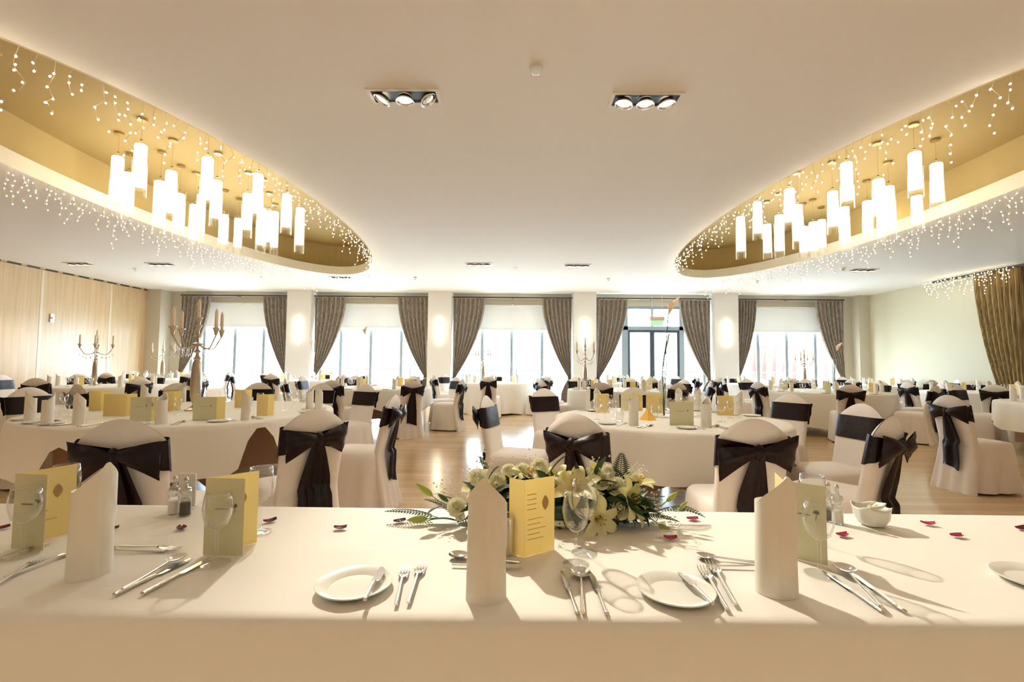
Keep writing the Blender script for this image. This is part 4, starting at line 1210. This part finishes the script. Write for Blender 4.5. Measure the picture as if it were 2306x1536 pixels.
# ================================================================ settings on the round tables
def ordinal_fix(items, pre, post=''):
    items.sort(key=lambda e: column_px(e[0].location))
    n = len(items)
    for i, (o, what) in enumerate(items):
        o['label'] = '%s %s, %s' % (what, pre, ORD[i]) if i < n - 1 or n < 2 else '%s %s, rightmost' % (what, pre)
def dress(x, y, R, short, nset, start=0., full=True, skip=(), cards=2, z=.7505, seed=0, chairs=True, chair_r=.58, chair_skip=(), nap_off=.26):
    r_ = random.Random(100 + seed); items = {}
    for k in range(nset):
        a = start + 2 * PI * k / nset
        c, s = math.cos(a), math.sin(a); rin = R - .19
        if k not in skip:
            px, py = x + rin * c, y + rin * s
            items.setdefault('n', []).append((napkin(px, py, z - .001, 'x', 'napkins on ' + short, r_.randrange(4), r_.uniform(0, 6)), 'upright rolled napkin'))
            g = x + (rin - .20) * c - .10 * s, y + (rin - .20) * s + .10 * c
            items.setdefault('w', []).append((put('red', lambda: glass_thing('red', 'x'), (g[0], g[1], z), 0, 'x', 'wine glasses on ' + short), 'stemmed wine glass'))
            g = x + (rin - .24) * c - .02 * s, y + (rin - .24) * s + .02 * c
            items.setdefault('v', []).append((put('white', lambda: glass_thing('white', 'x'), (g[0], g[1], z), 0, 'x', 'smaller wine glasses on ' + short), 'smaller wine glass'))
            if full:
                g = x + (R - .13) * c + .17 * s, y + (R - .13) * s - .17 * c
                items.setdefault('p', []).append((put('plate', plate_thing, (g[0], g[1], z), 0, 'x', 'side plates on ' + short), 'white side plate'))
                for kind, mk, off, nm, kk in (('fork', fork_thing, .085, 'fork', 'f'), ('knife', knife_thing, -.085, 'knife', 'k'), ('spoon', spoon_thing, -.115, 'spoon', 's')):
                    g = x + (R - .05) * c + off * s, y + (R - .05) * s - off * c
                    items.setdefault(kk, []).append((put(kind, mk, (g[0], g[1], z), a + PI / 2, 'x', nm + 's on ' + short), 'steel ' + nm))
        if k % cards == 0 and k not in skip:
            b0 = Vector((x + (R - .42) * c + .12 * s, y + (R - .42) * s - .12 * c, z)); ang = r_.uniform(0, 6.28); L = .095
            if not full and 'card' in PROTO:
                o = dup(PROTO['card'], tuple(b0), ang, 'x', 'menu cards on ' + short)
            elif not full:
                PROTO['card'] = o = menu_card([(b0.x + L, b0.y, z), tuple(b0), (b0.x + .05, b0.y + .08, z)], 'x', 'menu cards on ' + short, detail=False, swap=True)
            else:
                # faces the camera side
                o = menu_card([(b0.x + L * math.cos(.15), b0.y - .02, z), tuple(b0), (b0.x + .10, b0.y + .07, z)], 'x', 'menu cards on ' + short, detail=False, swap=r_.random() < .6)
            items.setdefault('c', []).append((o, 'standing yellow menu card' if not full else 'standing folded menu card'))
        if chairs and k not in chair_skip:
            cx, cy = x + (R + chair_r) * c, y + (R + chair_r) * s
            fx, fy = x + r_.uniform(-.25, .25), y + r_.uniform(-.25, .25)
            items.setdefault('ch', []).append((place_chair(cx, cy, (fx, fy), 'x', 'dressed chairs at ' + short), 'white chair, bow towards us,' if cy < y - .2 else 'white chair, flat band towards us,' if cy > y + .2 else 'white chair side-on'))
    for kk, lst in items.items():
        ordinal_fix(lst, 'at ' + short[4:] if kk == 'ch' else 'on ' + short)

# ---- the large round table at the left front
T1 = (-3.0, 4.36, 1.20)
def hem1(a):
    h = .36
    for ac, wd, hi in ((-.60, .14, .70), (-1.62, .14, .62), (1.2, .3, .6), (2.9, .3, .6)):
        d = abs((a - ac + PI) % (2 * PI) - PI)
        if d < wd: h = max(h, hi - (hi - .36) * (d / wd) ** 2.2)
    return h
L1 = 'the large round table at the left'
round_table(T1[0], T1[1], T1[2], 'large round table at the left', hem1, True, 3)
candelabra(T1[0], T1[1], .75, 1.0, 'tall five branch candelabra with cream candles on the large left table', 'crystal candelabras')['label'] = 'tall five branch candelabra with cream candles on the large left table'
# ---- the round table right of centre
T2 = (1.32, 4.13, .96)
def hem2(a):
    h = .40
    for ac, wd, hi in ((-1.05, .45, .59), (.2, .3, .6), (2.4, .35, .55)):
        d = abs((a - ac + PI) % (2 * PI) - PI)
        if d < wd: h = max(h, hi - (hi - .40) * (d / wd) ** 1.5)
    return h
L2 = 'the round table right of centre'
round_table(T2[0], T2[1], T2[2], 'round table right of centre', hem2, True, 5)
lily_vase(T2[0] - .02, T2[1], .75, .62, 'slim glass vase with twisted stems and a peach calla lily, right of centre', 'calla lily vases', 1, True)

def inside(p, tx, ty, R):
    d = Vector((p.x - tx, p.y - ty, 0))
    return p if d.length < R else Vector((tx, ty, p.z)) + d.normalized() * R
def hand_set(tx, ty, R, short, naps, cards, glasses, seed):
    it = {}
    r_ = random.Random(seed)
    for i, (px, py) in enumerate(naps):
        p = inside(at(px, py, .75), tx, ty, R - .07)
        it.setdefault('n', []).append((napkin(p.x, p.y, .7495, 'x', 'napkins on ' + short, i, r_.uniform(-.6, .6) + (PI if i % 2 else 0), 1.0), 'upright rolled napkin'))
        d = Vector((p.x - tx, p.y - ty, 0)); c, s = d.normalized().x, d.normalized().y
        for kind, mk, off, nm, kk in (('fork', fork_thing, .085, 'fork', 'f'), ('knife', knife_thing, -.085, 'knife', 'k'), ('spoon', spoon_thing, -.115, 'spoon', 's')):
            g = p.x + .13 * c + off * s, p.y + .13 * s - off * c
            if math.hypot(g[0] - tx, g[1] - ty) > R - .02: g = tx + (R - .04) * c + off * s, ty + (R - .04) * s - off * c
            it.setdefault(kk, []).append((put(kind, mk, (g[0], g[1], .7505), math.atan2(s, c) + PI / 2, 'x', nm + 's on ' + short), 'steel ' + nm))
        g = p.x + .06 * c + .19 * s, p.y + .06 * s - .19 * c
        if math.hypot(g[0] - tx, g[1] - ty) > R - .08: 
            dd = Vector((g[0] - tx, g[1] - ty, 0)).normalized(); g = tx + dd.x * (R - .09), ty + dd.y * (R - .09)
        it.setdefault('p', []).append((put('plate', plate_thing, (g[0], g[1], .7505), 0, 'x', 'side plates on ' + short), 'white side plate'))
    for i, (px, py, w_, yl) in enumerate(cards):
        p = inside(at(px, py, .75), tx, ty, R - .30); sgn = -1 if i % 2 else 1
        q0 = (p.x + w_, p.y - .01, .7502); q1 = (p.x, p.y, .7502); q2 = (p.x + w_ * 1.1, p.y + .07, .7502)
        it.setdefault('c', []).append((menu_card([q0, q1, q2], 'x', 'menu cards on ' + short, .18, detail=not yl, swap=yl), 'standing %s menu card' % ('yellow' if yl else 'cream')))
    for i, (px, py, kd) in enumerate(glasses):
        p = inside(at(px, py, .75), tx, ty, R - .05)
        it.setdefault('g', []).append((put(kd, lambda kd=kd: glass_thing(kd, 'x'), (p.x, p.y, .7505), 0, 'x', 'glasses on ' + short), 'clear wine glass'))
    for kk, lst in it.items(): ordinal_fix(lst, 'on ' + short)
hand_set(*T1, L1, [(67, 950), (98, 958), (177, 957), (362, 955), (573, 950), (697, 922), (727, 925), (408, 905), (268, 903)],
         [(232, 937, .20, True), (292, 948, .17, False), (365, 925, .11, True), (432, 952, .19, False), (528, 918, .12, True), (592, 938, .10, True), (150, 925, .12, True)],
         [(132, 945, 'big'), (155, 938, 'big'), (143, 925, 'red'), (318, 940, 'red'), (340, 948, 'big'), (470, 940, 'red'), (452, 930, 'big'), (560, 935, 'red'), (585, 928, 'big'), (643, 925, 'big'), (662, 918, 'red'), (680, 928, 'red'), (250, 935, 'red'), (400, 935, 'white'),
          (220, 915, 'red'), (510, 905, 'red')], 31)
hand_set(*T2, L2, [(1427, 958), (1590, 962), (1722, 930), (1345, 925), (1310, 922), (1555, 905), (1655, 905)],
         [(1455, 930, .17, True), (1508, 958, .18, False), (1615, 935, .15, True), (1398, 925, .12, False), (1335, 905, .10, True), (1325, 928, .11, True)],
         [(1345, 945, 'big'), (1362, 955, 'red'), (1380, 945, 'red'), (1395, 950, 'tumbler'), (1372, 930, 'big'), (1475, 940, 'tumbler'), (1488, 930, 'red'), (1625, 950, 'big'), (1645, 942, 'red'), (1668, 940, 'big'), (1683, 928, 'tumbler'), (1540, 930, 'red'), (1505, 935, 'red'), (1440, 925, 'red'), (1572, 935, 'big')], 37)
p = at(1459, 946, .75)
t = thing('paper_favour', (p.x, p.y, .7505), .5, 'small orange pyramid favour on the table right of centre', 'favour')
obj('favour_body', MB().add([(-.05, -.05, 0), (.05, -.05, 0), (.05, .05, 0), (-.05, .05, 0), (0, 0, .10)], [(0, 3, 2, 1), (0, 1, 4), (1, 2, 4), (2, 3, 4), (3, 0, 4)]), 'favour', t)
obj('favour_ribbon', MB().tube([(-.004, 0, .095), (0, 0, .103), (.004, 0, .095)], .002, 5), 'card_cover', t)

# chairs round the two near tables
NG = 'dressed chairs at the two near tables'
for x, y, f, lab, v in (
    (-1.80, 2.20, (-2.15, 4.0), 'white chair with big dark bow, back to us, behind the left salt shaker', 0),
    (-1.20, 2.72, (-2.45, 3.9), 'white chair with dark bow turned half left, right front of the large left table', 1),
    (-1.12, 3.98, (-2.6, 4.05), 'side-on white chair with long sash tails at the right of the large left table', 2),
    (-1.93, 5.80, (-2.7, 4.3), 'white chair showing a flat dark band, beyond the side-on chair of the left table', 3),
    (-2.55, 6.02, (-2.8, 4.4), 'white chair beyond the large left table at its right rear', 4),
    (-3.4, 6.10, (-3.1, 4.4), 'white chair directly beyond the candelabra of the large left table', 0),
    (-4.15, 5.70, (-3.3, 4.5), 'white chair beyond the large left table at its left rear', 1),
    (-4.72, 4.55, (-3.2, 4.1), 'white chair with dark band at the left picture edge', 2),
    (-4.9, 5.3, (-3.8, 8.0), 'white chair with dark bow behind the two left napkins', 3),
    (.37, 2.62, (1.0, 3.6), 'white chair with dark bow right behind the flower arrangement', 1),
    (1.21, 2.48, (1.25, 3.9), 'white chair with wide dark bow, back to us, behind the right napkin', 4),
    (2.00, 2.66, (1.5, 3.5), 'white chair seen from its right rear with hanging dark tails', 2),
    (2.46, 3.46, (1.3, 3.25), 'white chair showing a purple band, facing left beside the table right of centre', 0),
    (2.68, 4.68, (1.5, 4.0), 'white chair with dark band at the far right side of the table right of centre', 3),
    (.36, 5.24, (.95, 4.2), 'white chair showing a flat band, left rear of the table right of centre', 1),
    (-.17, 3.95, (1.2, 3.55), 'side-on white chair with dark bow, left of the table right of centre', 4),
    (1.45, 5.68, (1.35, 4.3), 'white chair beyond the vase on the table right of centre', 0),
    (4.42, 4.74, (6.0, 4.95), 'white chair with very large dark bow standing alone at the right', 2),
    ): place_chair(x, y, f, lab, NG, v)

# ---- tables further back
FAR = [(-7.6, 8.6, .95, 'the back table by the partition', .28), (-2.6, 8.9, .97, 'the middle table left of the aisle', .45), (1.95, 8.95, .95, 'the middle table right of the aisle', .35),
       (5.95, 9.1, 1.10, 'the large table before the fifth bay', .16), (9.2, 9.3, .95, 'the table beside the cream wall', .30), (7.75, 6.35, .95, 'the table at the right picture edge', .45),
       (-9.4, 12.2, .90, 'the rear table in the left corner', .3), (-5.7, 12.4, .92, 'the rear table by the first pillar', .3), (-.60, 12.0, .92, 'the rear table by the middle window', .02),
       (3.1, 12.3, .92, 'the rear table by the exit', .3), (6.42, 12.5, .90, 'the rear table by the last window', .3), (9.62, 12.4, .82, 'the rear table in the right corner', .3)]
for i, (x, y, R, nm, hem) in enumerate(FAR):
    round_table(x, y, R, nm[4:], (lambda a, h=hem: h + .03 * math.sin(4 * a)) if hem < .4 else square_hem(R, R + .30, .6 + i, low=hem * .8), hem >= .4, 20 + i)
    n = 8 if i < 6 else 6
    ck = {3: (), 5: (3, 4, 5)}.get(i, ())
    start = {0: .2, 1: -1.75, 2: .4, 3: -1.95, 4: .1, 5: .2}.get(i, .52)
    dress(x, y, R, nm, n, start, full=(i in (1, 2, 3)), seed=i, chairs=True, chair_skip=ck, cards=3 if i > 5 else 2)
CG2 = 'crystal candelabras'
candelabra(-7.9, 8.7, .75, 1.0, 'tall candelabra in front of the timber partition', CG2)
candelabra(-9.3, 12.2, .75, 1.0, 'candelabra in the far left corner by the first curtain', CG2)
candelabra(-.85, 12.0, .75, .95, 'candelabra before the middle window', CG2)
p = at_depth(1318, 860, 8.9); candelabra(p.x, 8.9, .75, .95, 'candelabra in front of the third pillar', CG2)
p = at_depth(1812, 860, 12.4); candelabra(p.x, 12.4, .75, .9, 'candelabra before the cedar screen of the last window', CG2)
for px, py, D, H, lab in ((1880, 880, 9.0, .62, 'tall glass vase with a calla lily near the cream wall'), (704, 860, 12.3, .75, 'glass vase with a calla lily beside the second bay curtain'), (826, 870, 8.9, .85, 'glass vase with a calla lily before the second window')):
    p = at_depth(px, 850, D); lily_vase(p.x, D, .75, H, lab, 'calla lily vases', 1 if px > 1000 else -1)
for v in range(5):
    if v not in used: print('UNUSED CHAIR', v)
